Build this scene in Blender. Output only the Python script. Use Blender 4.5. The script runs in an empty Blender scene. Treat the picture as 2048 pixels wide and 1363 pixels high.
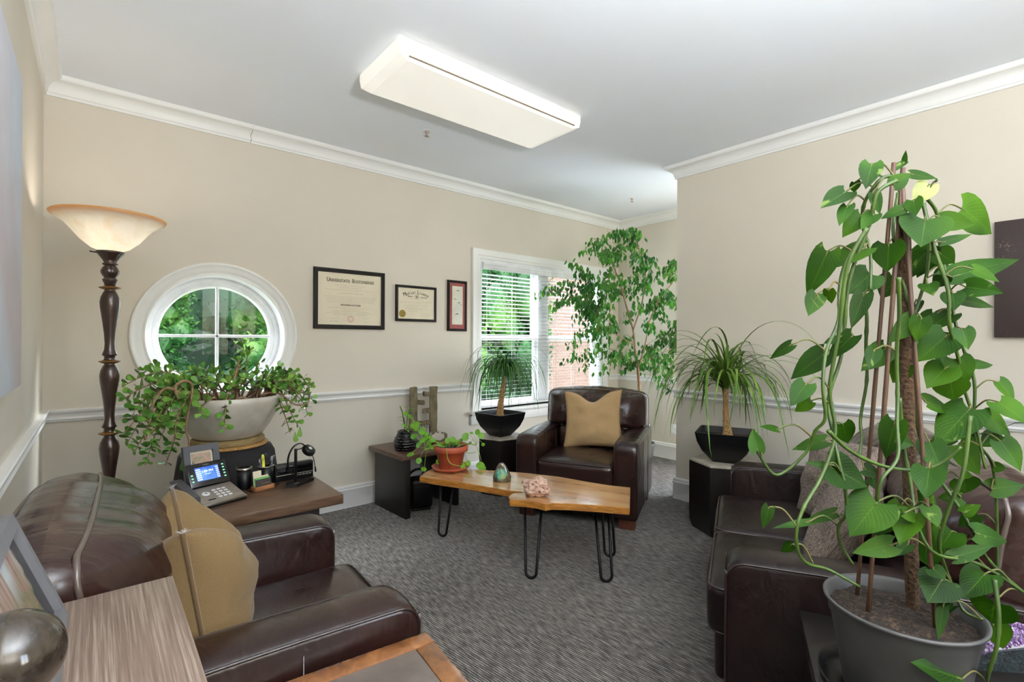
import bpy, bmesh, math, random
from mathutils import Vector as V, Matrix, noise, Euler
PI = math.pi
sc = bpy.context.scene
COL = sc.collection
sin, cos, rad = math.sin, math.cos, math.radians

# ---------------------------------------------------------------- camera
FPX = 984.94
_a, _p, _r, CH = rad(49.727), rad(.0231), rad(.2388), 1.2916
FW = V((cos(_a)*cos(_p), sin(_a)*cos(_p), sin(_p)))
_rt = V((sin(_a), -cos(_a), 0)); _up = _rt.cross(FW)
RT = _rt*cos(_r)+_up*sin(_r); UP = -_rt*sin(_r)+_up*cos(_r)
CAM = V((0, 0, CH))
cd = bpy.data.cameras.new('camera'); cam = bpy.data.objects.new('camera', cd); COL.objects.link(cam)
cd.sensor_width = 36; cd.lens = 36*FPX/2048; cd.clip_start = .02; cd.clip_end = 200
m = Matrix((RT, UP, -FW)).transposed().to_4x4(); m.translation = CAM
cam.matrix_world = m
sc.camera = cam

def at(u, v, x=None, y=None, z=None, d=None):
    """a point of the place seen at (u, v) on the photograph, on a known plane or at a known depth"""
    w = FW+RT*((u-1024)/FPX)-UP*((v-681.5)/FPX)
    if x is not None: t = x/w.x
    elif y is not None: t = y/w.y
    elif z is not None: t = (z-CH)/w.z
    else: t = d
    return CAM+w*t

# room measures
XL, YB, XF, XR, YC = -.219, 3.7325, 4.855, 3.675, 2.23
ZC, YR, XS, YS = 2.74, -1.7, 3.80, .5
# ---------------------------------------------------------------- materials
def lin(c):
    return tuple((v/255/12.92 if v <= 10 else ((v/255+.055)/1.055)**2.4) for v in c)
def new_mat(name):
    mt = bpy.data.materials.new(name); mt.use_nodes = True
    nt = mt.node_tree; return mt, nt, nt.nodes['Principled BSDF']
def texco(nt, scale=(1, 1, 1), rot=(0, 0, 0), kind='Object'):
    tc = nt.nodes.new('ShaderNodeTexCoord'); mp = nt.nodes.new('ShaderNodeMapping')
    mp.inputs['Scale'].default_value = scale; mp.inputs['Rotation'].default_value = rot
    nt.links.new(tc.outputs[kind], mp.inputs['Vector']); return mp.outputs[0]
def nz(nt, vec, scale, detail=4, rough=.55, dist=0):
    n = nt.nodes.new('ShaderNodeTexNoise'); n.inputs['Scale'].default_value = scale
    n.inputs['Detail'].default_value = detail; n.inputs['Roughness'].default_value = rough
    n.inputs['Distortion'].default_value = dist
    nt.links.new(vec, n.inputs['Vector']); return n.outputs['Fac']
def ramp(nt, fac, stops):
    r = nt.nodes.new('ShaderNodeValToRGB'); e = r.color_ramp.elements
    while len(e) < len(stops): e.new(.5)
    for i, (p, c) in enumerate(stops): e[i].position = p; e[i].color = (*c, 1)
    nt.links.new(fac, r.inputs[0]); return r.outputs[0]
def bump(nt, bs, h, strength, dist=.01, prev=None):
    b = nt.nodes.new('ShaderNodeBump'); b.inputs['Strength'].default_value = strength
    b.inputs['Distance'].default_value = dist; nt.links.new(h, b.inputs['Height'])
    if prev: nt.links.new(prev, b.inputs['Normal'])
    nt.links.new(b.outputs[0], bs.inputs['Normal']); return b.outputs[0]
def pm(name, col, rough=.5, metal=0, col2=None, ns=8, stretch=(1, 1, 1), lo=.35, hi=.65, bs=None, bst=.2, bd=.005,
       coat=0, sub=0, emit=None, es=0, trans=0, kind='Object', spec=.5, sheen=0, detail=4):
    mt, nt, b = new_mat(name)
    b.inputs['Roughness'].default_value = rough; b.inputs['Metallic'].default_value = metal
    b.inputs['Coat Weight'].default_value = coat; b.inputs['Coat Roughness'].default_value = .12
    b.inputs['Specular IOR Level'].default_value = spec
    b.inputs['Sheen Weight'].default_value = sheen
    c = lin(col)
    vec = texco(nt, stretch, kind=kind)
    if col2 is None: col2 = tuple(v*.93 for v in col)
    nt.links.new(ramp(nt, nz(nt, vec, ns, detail), [(lo, c), (hi, lin(col2))]), b.inputs['Base Color'])
    if bs: bump(nt, b, nz(nt, vec, bs), bst, bd)
    if sub: b.inputs['Subsurface Weight'].default_value = sub; b.inputs['Subsurface Radius'].default_value = (.02, .02, .01)
    if trans: b.inputs['Transmission Weight'].default_value = trans
    if emit: b.inputs['Emission Color'].default_value = (*lin(emit), 1); b.inputs['Emission Strength'].default_value = es
    return mt
M = {}
M['wall'] = pm('wall_paint', (215, 207, 193), .85, col2=(213, 205, 191), ns=3, bs=220, bst=.05, bd=.001, spec=.25)
M['ceil'] = pm('ceiling_paint', (238, 242, 249), .9, col2=(238, 240, 244), ns=2, bs=200, bst=.04, bd=.001, spec=.2)
M['trim'] = pm('trim_paint', (238, 237, 234), .42, col2=(235, 234, 231), ns=3)
M['white'] = pm('white_vinyl', (240, 241, 242), .35)
M['dark'] = pm('black_metal', (9, 9, 10), .45, col2=(13, 13, 14), ns=30, spec=.25)
M['blackplastic'] = pm('black_plastic', (10, 10, 11), .38, col2=(14, 14, 15), ns=20, spec=.28, bs=300, bst=.05, bd=.0005)
M['blackgloss'] = pm('black_glaze', (7, 7, 8), .12, coat=.35, spec=.3)
M['steel'] = pm('brushed_steel', (180, 176, 168), .28, metal=1)
M['paper'] = pm('cream_paper', (226, 216, 192), .8, col2=(221, 210, 186))
M['ink'] = pm('ink', (42, 36, 32), .8)
M['inklight'] = pm('faded_ink', (146, 132, 112), .8)
M['inkred'] = pm('red_ink', (205, 150, 128), .8)
M['gold'] = pm('gold_foil', (150, 128, 48), .5, metal=.3, col2=(118, 100, 38), ns=60)
M['matred'] = pm('rose_mat_board', (150, 84, 78), .85, col2=(140, 76, 72), ns=30)
M['blackframe'] = pm('black_frame_wood', (12, 9, 8), .45, col2=(18, 14, 12), ns=20, stretch=(1, 1, 6), spec=.22)
def leather(name, c1, c2, rough=.33, st=(9, 2.2, 5), wst=.5, coat=.35, spec=.3):
    mt, nt, b = new_mat(name)
    v = texco(nt)
    n1 = nz(nt, v, 5, 5, .6)
    nt.links.new(ramp(nt, n1, [(.3, lin(c1)), (.7, lin(c2))]), b.inputs['Base Color'])
    rr = nt.nodes.new('ShaderNodeMapRange'); rr.inputs['To Min'].default_value = rough-.04; rr.inputs['To Max'].default_value = rough+.07
    nt.links.new(nz(nt, v, 9, 3), rr.inputs['Value']); nt.links.new(rr.outputs[0], b.inputs['Roughness'])
    b.inputs['Coat Weight'].default_value = coat; b.inputs['Specular IOR Level'].default_value = spec; b.inputs['Coat Roughness'].default_value = .17
    vs = texco(nt, st); vf = texco(nt)
    a1 = bump(nt, b, nz(nt, vs, 1.6, 3, .5, .6), wst, .02)
    vo = nt.nodes.new('ShaderNodeTexVoronoi'); vo.inputs['Scale'].default_value = 230; nt.links.new(vf, vo.inputs['Vector'])
    bump(nt, b, vo.outputs['Distance'], .05, .001, a1)
    return mt
M['leather'] = leather('brown_leather', (40, 22, 18), (27, 15, 13), .28)
M['leathersofa'] = leather('dark_brown_leather', (30, 19, 17), (22, 14, 13), .36, coat=.08, spec=.22)
M['leatherback'] = leather('creased_brown_leather', (50, 29, 24), (36, 21, 18), .25, (3, 10, 3), .4)
M['piping'] = pm('leather_piping', (38, 23, 20), .3, coat=.3)
M['pipingsheen'] = pm('painted_sheen_piping', (84, 72, 66), .25, coat=.3)  # paler tone paints the sheen of the front piping into its colour
def fabric(name, c1, c2, sc_=350, sheen=.3, bst=.3):
    mt, nt, b = new_mat(name); v = texco(nt)
    w = nt.nodes.new('ShaderNodeMix'); w.data_type = 'RGBA'
    nt.links.new(nz(nt, v, sc_, 2), w.inputs[0])
    w.inputs[6].default_value = (*lin(c1), 1); w.inputs[7].default_value = (*lin(c2), 1)
    nt.links.new(w.outputs[2], b.inputs['Base Color']); b.inputs['Roughness'].default_value = .9
    b.inputs['Sheen Weight'].default_value = sheen; b.inputs['Specular IOR Level'].default_value = .15
    a = bump(nt, b, nz(nt, v, 9, 3, .5, .5), .45, .012)
    bump(nt, b, nz(nt, v, sc_, 2), bst, .0015, a)
    return mt
M['tan'] = fabric('tan_velvet', (176, 148, 108), (150, 122, 84), sheen=.15)
M['tanseam'] = fabric('tan_seam_cord', (142, 108, 66), (120, 90, 54))
M['olive'] = fabric('olive_tan_velvet', (122, 100, 68), (98, 79, 52), sheen=.1)
M['oliveseam'] = fabric('olive_tan_cord', (98, 76, 46), (82, 62, 36))
def tweed():
    mt, nt, b = new_mat('grey_brown_tweed')
    v1 = texco(nt, (1, 1, .12)); v2 = texco(nt, (.12, 1, 1))
    ad = nt.nodes.new('ShaderNodeMath'); ad.operation = 'ADD'
    nt.links.new(nz(nt, v1, 420, 2), ad.inputs[0]); nt.links.new(nz(nt, v2, 420, 2), ad.inputs[1])
    ml = nt.nodes.new('ShaderNodeMath'); ml.operation = 'MULTIPLY'; ml.inputs[1].default_value = .5
    nt.links.new(ad.outputs[0], ml.inputs[0])
    nt.links.new(ramp(nt, ml.outputs[0], [(.4, lin((52, 42, 38))), (.6, lin((140, 126, 114)))]), b.inputs['Base Color'])
    b.inputs['Roughness'].default_value = .95; bump(nt, b, ml.outputs[0], .4, .002); return mt
M['tweed'] = tweed()
def wood(name, stops, stretch=(1.5, 14, 14), s=4, rough=.35, coat=0, bst=.08, dist=.6, fine=None):
    mt, nt, b = new_mat(name); v = texco(nt, stretch)
    n = nz(nt, v, s, 6, .6, dist)
    nt.links.new(ramp(nt, n, [(p, lin(c)) for p, c in stops]), b.inputs['Base Color'])
    b.inputs['Roughness'].default_value = rough; b.inputs['Coat Weight'].default_value = coat
    b.inputs['Coat Roughness'].default_value = .15
    bump(nt, b, nz(nt, v, fine or s*3, 4), bst, .002); return mt
M['darkwood'] = wood('dark_stained_oak', [(.3, (30, 22, 18)), (.55, (46, 35, 29)), (.75, (58, 45, 37))])
M['desktop'] = wood('walnut_laminate', [(.25, (52, 38, 29)), (.5, (86, 64, 48)), (.75, (108, 84, 64))], rough=.3, stretch=(2, 16, 16))
M['espresso'] = wood('espresso_wood', [(.3, (13, 10, 9)), (.7, (26, 20, 17))], rough=.42)
M['endtop'] = wood('reddish_walnut_top', [(.3, (66, 46, 36)), (.7, (96, 70, 56))], rough=.35)
M['cabtop'] = wood('grey_brown_ribbed_oak', [(.36, (98, 80, 70)), (.5, (122, 103, 91)), (.64, (156, 140, 128))], stretch=(100, 1.6, 100), s=3, rough=.4, bst=.3, dist=.15)
M['slab'] = wood('honey_live_edge_wood', [(.08, (96, 58, 34)), (.34, (164, 114, 70)), (.6, (192, 146, 98)), (.8, (212, 174, 130))],
                 stretch=(.8, 5, 5), s=1.8, rough=.14, coat=1, bst=.01, dist=1.4)
M['slabedge'] = wood('rough_bark_edge', [(.3, (112, 66, 24)), (.6, (176, 118, 48)), (.8, (206, 150, 70))], stretch=(3, 3, 20), s=5, rough=.3, coat=.3, bst=.5)
M['amber'] = wood('amber_wood_border', [(.3, (84, 50, 26)), (.55, (128, 82, 44)), (.8, (160, 112, 70))], stretch=(5, 5, 5), s=3, rough=.25, coat=.5, bst=.03)
M['inlay'] = pm('grey_brown_inlay', (112, 102, 94), .5, col2=(86, 78, 72), ns=9, bs=60, bst=.3, bd=.002)
M['bronze'] = pm('bronze_resin', (60, 42, 34), .3, metal=.25, col2=(42, 29, 24), ns=16, stretch=(3, 3, .5), coat=.4)
M['bronzerim'] = pm('gilt_rim', (136, 98, 48), .35, metal=.6, col2=(90, 62, 32), ns=20)
M['terracotta'] = pm('terracotta', (160, 74, 46), .6, col2=(142, 62, 40), ns=14, bs=90, bst=.1)
M['greypot'] = pm('dark_grey_plastic', (74, 74, 74), .5, col2=(66, 66, 67), ns=10, bs=150, bst=.05)
M['soil'] = pm('potting_soil', (30, 20, 15), .95, col2=(88, 66, 46), ns=110, lo=.5, hi=.75, bs=70, bst=1, bd=.02)
M['bark'] = pm('light_bark', (150, 118, 88), .85, col2=(112, 84, 62), ns=40, stretch=(1, 1, .4), bs=60, bst=.6, bd=.004)
M['palmtrunk'] = pm('scarred_palm_trunk', (172, 136, 86), .9, col2=(104, 74, 44), ns=70, stretch=(1, 1, 1.5), bs=80, bst=.9, bd=.006)
M['coir'] = pm('coir_pole', (58, 40, 26), .95, col2=(92, 68, 44), ns=160, bs=120, bst=1, bd=.01)
M['bamboo'] = pm('bamboo_cane', (84, 56, 36), .5, col2=(58, 38, 26), ns=30, stretch=(1, 1, .2))
M['jadestem'] = pm('jade_stem', (148, 118, 90), .8, col2=(112, 86, 62), ns=60, bs=60, bst=.5)
M['vine'] = pm('vine_stem', (62, 88, 20), .45, col2=(38, 60, 14), ns=14)
M['vinebrown'] = pm('old_vine_stem', (96, 84, 40), .6, col2=(66, 84, 32), ns=14)
def leafmat(name, c1, c2, c3, trans=.25, rough=.35, scale=7, vein=False, spec=.35):
    mt, nt, b = new_mat(name)
    v = texco(nt); base = ramp(nt, nz(nt, v, scale, 2), [(.3, lin(c1)), (.5, lin(c2)), (.72, lin(c3))])
    if vein:
        uv = nt.nodes.new('ShaderNodeUVMap'); sp = nt.nodes.new('ShaderNodeSeparateXYZ'); nt.links.new(uv.outputs[0], sp.inputs[0])
        mid = nt.nodes.new('ShaderNodeMath'); mid.operation = 'SUBTRACT'; mid.inputs[1].default_value = .5; nt.links.new(sp.outputs[0], mid.inputs[0])
        ab = nt.nodes.new('ShaderNodeMath'); ab.operation = 'ABSOLUTE'; nt.links.new(mid.outputs[0], ab.inputs[0])
        mr = nt.nodes.new('ShaderNodeMapRange'); mr.inputs['From Max'].default_value = .02; mr.inputs['To Min'].default_value = .55; mr.inputs['To Max'].default_value = 0
        nt.links.new(ab.outputs[0], mr.inputs['Value'])
        sc2 = nt.nodes.new('ShaderNodeMath'); sc2.operation = 'MULTIPLY_ADD'; sc2.inputs[1].default_value = -.8
        nt.links.new(ab.outputs[0], sc2.inputs[0]); nt.links.new(sp.outputs[1], sc2.inputs[2])
        wv = nt.nodes.new('ShaderNodeMath'); wv.operation = 'MULTIPLY'; wv.inputs[1].default_value = 75; nt.links.new(sc2.outputs[0], wv.inputs[0])
        sn = nt.nodes.new('ShaderNodeMath'); sn.operation = 'SINE'; nt.links.new(wv.outputs[0], sn.inputs[0])
        m2 = nt.nodes.new('ShaderNodeMapRange'); m2.inputs['From Min'].default_value = .75; m2.inputs['To Max'].default_value = .16
        nt.links.new(sn.outputs[0], m2.inputs['Value'])
        ad = nt.nodes.new('ShaderNodeMath'); ad.operation = 'ADD'; nt.links.new(mr.outputs[0], ad.inputs[0]); nt.links.new(m2.outputs[0], ad.inputs[1])
        mx = nt.nodes.new('ShaderNodeMix'); mx.data_type = 'RGBA'; nt.links.new(ad.outputs[0], mx.inputs[0]); nt.links.new(base, mx.inputs[6])
        mx.inputs[7].default_value = (*lin((84, 122, 28)), 1); base = mx.outputs[2]
        vs = texco(nt, (1, 1, 1)); f = nz(nt, vs, 13, 3, .6, 1.5)
        m3 = nt.nodes.new('ShaderNodeMapRange'); m3.inputs['From Min'].default_value = .66; m3.inputs['From Max'].default_value = .72; m3.inputs['To Max'].default_value = .7
        nt.links.new(f, m3.inputs['Value'])
        m4 = nt.nodes.new('ShaderNodeMix'); m4.data_type = 'RGBA'; nt.links.new(m3.outputs[0], m4.inputs[0]); nt.links.new(base, m4.inputs[6])
        m4.inputs[7].default_value = (*lin((120, 142, 66)), 1); base = m4.outputs[2]
        bump(nt, b, sn.outputs[0], .1, .001)
    nt.links.new(base, b.inputs['Base Color']); b.inputs['Roughness'].default_value = rough; b.inputs['Specular IOR Level'].default_value = spec
    if trans:
        tr = nt.nodes.new('ShaderNodeBsdfTranslucent'); nt.links.new(base, tr.inputs['Color'])
        ms = nt.nodes.new('ShaderNodeMixShader'); ms.inputs[0].default_value = trans
        nt.links.new(b.outputs[0], ms.inputs[1]); nt.links.new(tr.outputs[0], ms.inputs[2])
        nt.links.new(ms.outputs[0], nt.nodes['Material Output'].inputs['Surface'])
    return mt
M['pothos'] = leafmat('pothos_leaf', (15, 42, 3), (32, 70, 4), (66, 106, 8), .32, .46, 5, vein=True, spec=.16)
M['ficus'] = leafmat('fig_leaf', (30, 80, 34), (58, 118, 42), (100, 156, 58), .5, .35, 6)
M['jade'] = leafmat('jade_leaf', (62, 110, 44), (98, 148, 58), (146, 178, 84), .15, .3, 12)
M['palm'] = leafmat('ribbon_leaf', (32, 76, 34), (50, 98, 38), (82, 120, 48), .25, .4, 6)
M['palmr'] = leafmat('broad_ribbon_leaf', (50, 84, 26), (82, 116, 38), (122, 150, 64), .25, .4, 6)
M['pilea'] = leafmat('pancake_leaf', (76, 130, 26), (104, 160, 36), (130, 180, 52), .35, .4, 9)
M['lime'] = leafmat('bright_green_leaf', (120, 170, 66), (150, 192, 90), (176, 206, 120), .35, .4, 9)
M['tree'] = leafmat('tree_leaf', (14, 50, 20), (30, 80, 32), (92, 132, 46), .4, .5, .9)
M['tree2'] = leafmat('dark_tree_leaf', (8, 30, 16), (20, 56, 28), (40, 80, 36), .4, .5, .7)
M['pale'] = pm('pale_leaf', (160, 160, 96), .4, col2=(136, 142, 76), ns=30)
def glassmat():
    mt, nt, b = new_mat('window_glass'); nt.nodes.remove(b)
    t = nt.nodes.new('ShaderNodeBsdfTransparent'); t.inputs[0].default_value = (.97, .985, .98, 1)
    g = nt.nodes.new('ShaderNodeBsdfGlossy'); g.inputs['Roughness'].default_value = .02
    x = nt.nodes.new('ShaderNodeMixShader'); x.inputs[0].default_value = .012
    nt.links.new(t.outputs[0], x.inputs[1]); nt.links.new(g.outputs[0], x.inputs[2])
    nt.links.new(x.outputs[0], nt.nodes['Material Output'].inputs['Surface']); return mt
M['glass'] = glassmat()
def carpet():
    mt, nt, b = new_mat('grey_ribbed_carpet')
    def mth(op, a, c=None, d=None):
        n = nt.nodes.new('ShaderNodeMath'); n.operation = op
        for i, q in enumerate((a, c, d)):
            if q is None: continue
            if isinstance(q, (int, float)): n.inputs[i].default_value = q
            else: nt.links.new(q, n.inputs[i])
        return n.outputs[0]
    v = texco(nt, (1, 1, 1), (0, 0, rad(-9))); sp = nt.nodes.new('ShaderNodeSeparateXYZ'); nt.links.new(v, sp.inputs[0])
    wob = nz(nt, texco(nt, (14, 5, 1), (0, 0, rad(-9))), 1, 2); rib = mth('SINE', mth('MULTIPLY_ADD', wob, 4.0, mth('MULTIPLY', sp.outputs[0], 2*PI/.0105)))
    brk = nz(nt, texco(nt, (95, 16, 1), (0, 0, rad(-9))), 1, 2, .6); fine = nz(nt, texco(nt), 330, 2); big = nz(nt, texco(nt), 1.6, 3)
    f = mth('ADD', mth('MULTIPLY_ADD', rib, .13, mth('MULTIPLY', brk, .62)), mth('ADD', mth('MULTIPLY', fine, .34), mth('MULTIPLY', big, .14)))
    nt.links.new(ramp(nt, f, [(.36, lin((38, 37, 38))), (.56, lin((88, 85, 83))), (.78, lin((160, 155, 148)))]), b.inputs['Base Color'])
    b.inputs['Roughness'].default_value = .95; b.inputs['Specular IOR Level'].default_value = .1; b.inputs['Sheen Weight'].default_value = .1
    bump(nt, b, f, .6, .006); return mt
M['carpet'] = carpet()

# ---------------------------------------------------------------- object helpers
def tag(o, label=None, cat=None, group=None, kind=None):
    if label: o['label'] = label
    if cat: o['category'] = cat
    if group: o['group'] = group
    if kind: o['kind'] = kind
    return o
def thing(name, label, cat, loc=(0, 0, 0), rz=0, group=None):
    o = bpy.data.objects.new(name, None); COL.objects.link(o); o.empty_display_size = .1
    o.location = loc; o.rotation_euler = (0, 0, rz); return tag(o, label, cat, group)
def obj(name, bm, mt, parent=None, smooth=True, loc=None, rot=None):
    if smooth is True or smooth == 1:
        for f in bm.faces: f.smooth = True
    me = bpy.data.meshes.new(name); bm.normal_update(); bm.to_mesh(me); bm.free()
    for q in (mt if isinstance(mt, (list, tuple)) else [mt]): me.materials.append(q)
    if smooth == 2:
        for p in me.polygons: p.use_smooth = True
        me.set_sharp_from_angle(angle=rad(35))
    o = bpy.data.objects.new(name, me); COL.objects.link(o)
    if parent: o.parent = parent
    if loc is not None: o.location = loc
    if rot is not None: o.rotation_euler = rot
    return o
def B(): return bmesh.new()
def struct(name, bm, mt, smooth=2):
    return tag(obj(name, bm, mt, None, smooth), kind='structure')
def dup(root, loc, rz, label=None, group=None):
    r = root.copy(); COL.objects.link(r); r.location = loc; r.rotation_euler = (0, 0, rz)
    if label: r['label'] = label
    if group: r['group'] = group
    for ch in list(root.children):
        c = ch.copy(); COL.objects.link(c); c.parent = r
        for g in ch.children:
            e = g.copy(); COL.objects.link(e); e.parent = c
    return r
def box(bm, x0, x1, y0, y1, z0, z1, bev=0, seg=2, mtx=None):
    r = bmesh.ops.create_cube(bm, size=1)
    vs = r['verts']
    for v in vs: v.co = V((x0+(v.co.x+.5)*(x1-x0), y0+(v.co.y+.5)*(y1-y0), z0+(v.co.z+.5)*(z1-z0)))
    if bev:
        es = list({e for v in vs for e in v.link_edges})
        rr = bmesh.ops.bevel(bm, geom=es, offset=bev, segments=seg, affect='EDGES', profile=.5)
        vs = list({v for f in rr['faces'] for v in f.verts} | {v for v in vs if v.is_valid})
        # collect the whole island
        st, seen = list(vs), set(vs)
        while st:
            q = st.pop()
            for e in q.link_edges:
                w = e.other_vert(q)
                if w not in seen: seen.add(w); st.append(w)
        vs = list(seen)
    if mtx is not None:
        for v in vs: v.co = mtx @ v.co
    return vs
def grid(bm, fn, nu, nv, close_u=False, mat_i=0, uv=None):
    vs = [[bm.verts.new(fn(i, j)) for j in range(nv+1)] for i in range(nu if close_u else nu+1)]
    fs = []
    for i in range(nu):
        i2 = (i+1) % nu if close_u else i+1
        for j in range(nv):
            f = bm.faces.new((vs[i][j], vs[i2][j], vs[i2][j+1], vs[i][j+1])); f.material_index = mat_i; fs.append(f)
            if uv:
                for l, (a, c) in zip(f.loops, ((i, j), (i+1, j), (i+1, j+1), (i, j+1))): l[uv].uv = (c/nv, a/nu)
    return vs, fs
def lathe(bm, prof, n=32, c=(0, 0, 0), caps=False, ripple=None):
    c = V(c)
    def fn(i, j):
        r, z = prof[j]; a = 2*PI*i/n
        if ripple: r *= 1+ripple(a, z)
        return c+V((r*cos(a), r*sin(a), z))
    vs, _ = grid(bm, fn, n, len(prof)-1, True)
    if caps:
        bm.faces.new([vs[i][0] for i in range(n)][::-1]); bm.faces.new([vs[i][-1] for i in range(n)])
def tube(bm, pts, r, n=8, cap=True, mi=0):
    pts = [V(p) for p in pts]; N = len(pts); rr = r if isinstance(r, (list, tuple)) else [r]*N
    rings = []; nrm = None
    for i, p in enumerate(pts):
        t = (pts[min(i+1, N-1)]-pts[max(i-1, 0)])
        t = t.normalized() if t.length > 1e-9 else V((0, 0, 1))
        if nrm is None:
            nrm = t.cross(V((0, 0, 1)) if abs(t.z) < .9 else V((1, 0, 0))).normalized()
        else:
            nrm = (nrm-t*nrm.dot(t)); nrm = nrm.normalized() if nrm.length > 1e-6 else t.orthogonal().normalized()
        b = t.cross(nrm)
        rings.append([bm.verts.new(p+(nrm*cos(2*PI*k/n)+b*sin(2*PI*k/n))*rr[i]) for k in range(n)])
    for i in range(N-1):
        for k in range(n):
            f = bm.faces.new((rings[i][k], rings[i][(k+1) % n], rings[i+1][(k+1) % n], rings[i+1][k])); f.smooth = True; f.material_index = mi
    if cap and n > 2: bm.faces.new(rings[0][::-1]); bm.faces.new(rings[-1])
def smoothpath(pts, k=6):
    pts = [V(p) for p in pts]; out = []
    for i in range(len(pts)-1):
        p0, p1, p2, p3 = pts[max(i-1, 0)], pts[i], pts[i+1], pts[min(i+2, len(pts)-1)]
        for s in range(k):
            t = s/k
            out.append(.5*((2*p1)+(p2-p0)*t+(2*p0-5*p1+4*p2-p3)*t*t+(3*p1-p0-3*p2+p3)*t**3))
    out.append(pts[-1]); return out
def prism(bm, pts, z0, z1, mi=0, side_mi=None, bev=0):
    """pts: outline (x, y); an extruded plate"""
    b = [bm.verts.new((p[0], p[1], z0)) for p in pts]; t = [bm.verts.new((p[0], p[1], z1)) for p in pts]
    n = len(pts)
    f = bm.faces.new(t); f.material_index = mi
    f = bm.faces.new(b[::-1]); f.material_index = mi
    for i in range(n):
        f = bm.faces.new((b[i], b[(i+1) % n], t[(i+1) % n], t[i])); f.material_index = mi if side_mi is None else side_mi
def rbox(bm, size, r, k=8, bulge=(0, 0, 0), loc=(0, 0, 0), mtx=None, wr=0, ws=4, seed=0, rs=3):
    h = [s/2 for s in size]; r = min(r, min(h)*.98)
    def coords(a):
        e = [-h[a]+r*i/rs for i in range(rs)]; inn = [(-h[a]+r)+(2*h[a]-2*r)*i/k for i in range(k+1)]
        return e+inn+[-q for q in reversed(e)]
    cs = [coords(a) for a in range(3)]
    vm = {}
    def vert(p):
        key = tuple(round(q, 5) for q in p)
        if key in vm: return vm[key]
        c = [max(-h[i]+r, min(h[i]-r, p[i])) for i in range(3)]
        d = V([p[i]-c[i] for i in range(3)])
        q = V(c)+(d.normalized()*r if d.length > 1e-9 else d)
        w = [q[i]/h[i] for i in range(3)]
        o = V((w[0]*bulge[0]*(1-w[1]**2)*(1-w[2]**2), w[1]*bulge[1]*(1-w[0]**2)*(1-w[2]**2), w[2]*bulge[2]*(1-w[0]**2)*(1-w[1]**2)))
        q = q+o
        if wr:
            nn = d.normalized() if d.length > 1e-9 else V((0, 0, 1))
            q = q+nn*wr*(noise.noise(q*ws+V((seed*7.3, seed, 0)))+.5*noise.noise(q*ws*2.3+V((seed, 3, 1))))
        q = q+V(loc)
        if mtx is not None: q = mtx @ q
        vm[key] = bm.verts.new(q); return vm[key]
    for ax in range(3):
        u, w = (ax+1) % 3, (ax+2) % 3
        for s in (-1, 1):
            for i in range(len(cs[u])-1):
                for j in range(len(cs[w])-1):
                    ps = []
                    for a, b2 in ((i, j), (i+1, j), (i+1, j+1), (i, j+1)):
                        p = [0, 0, 0]; p[ax] = s*h[ax]; p[u] = cs[u][a]; p[w] = cs[w][b2]; ps.append(vert(p))
                    if s < 0: ps = ps[::-1]
                    if len(set(ps)) == 4: bm.faces.new(ps)
def text(body, size, mt, parent, loc, rot, name='lettering', align='CENTER', ext=.0004, sx=1):
    cu = bpy.data.curves.new('t', 'FONT'); cu.body = body; cu.size = size; cu.align_x = align; cu.extrude = ext; cu.resolution_u = 2
    o = bpy.data.objects.new('t', cu); COL.objects.link(o)
    dg = bpy.context.evaluated_depsgraph_get(); me = bpy.data.meshes.new_from_object(o.evaluated_get(dg))
    bpy.data.objects.remove(o); me.materials.clear(); me.materials.append(mt)
    n = bpy.data.objects.new(name, me); COL.objects.link(n)
    if parent: n.parent = parent
    n.location = loc; n.rotation_euler = rot; n.scale = (sx, 1, 1); return n
# leaves: half-width tables along the length
SH = {'heart': [(0, .6), (.08, .88), (.2, 1), (.35, .98), (.5, .84), (.65, .62), (.8, .36), (.92, .13), (1, .0)],
      'oval': [(0, .06), (.12, .5), (.3, .9), (.5, 1), (.7, .82), (.87, .45), (1, .0)],
      'jade': [(0, .15), (.3, .5), (.6, .92), (.8, 1), (.93, .7), (1, .15)],
      'fig': [(0, .08), (.2, .75), (.4, 1), (.62, .8), (.82, .35), (1, 0)],
      'round': [(0, .3), (.12, .72), (.3, .95), (.5, 1), (.7, .93), (.88, .68), (1, .15)],
      'lance': [(0, .25), (.25, .9), (.5, 1), (.75, .6), (1, 0)]}
def leaf(bm, base, d, nrm, L, W, shape='oval', curl=.15, fold=.12, cols=4, uv=None, back=0, mi=0):
    d = V(d).normalized(); nrm = V(nrm); nrm = (nrm-d*nrm.dot(d))
    nrm = nrm.normalized() if nrm.length > 1e-6 else d.orthogonal().normalized()
    sd = d.cross(nrm); tb = SH[shape]; base = V(base)
    def fn(i, j):
        t, w = tb[i]; s = -1+2*j/cols
        tt = t-back*(s*s)*(1-t)**3
        return base+d*(L*tt)+sd*(s*w*W/2)-nrm*(curl*L*t*t)+nrm*(fold*abs(s)*w*W/2)
    vs, fs = grid(bm, fn, len(tb)-1, cols, False, mi, uv)
    for f in fs: f.smooth = True
    return vs
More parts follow.
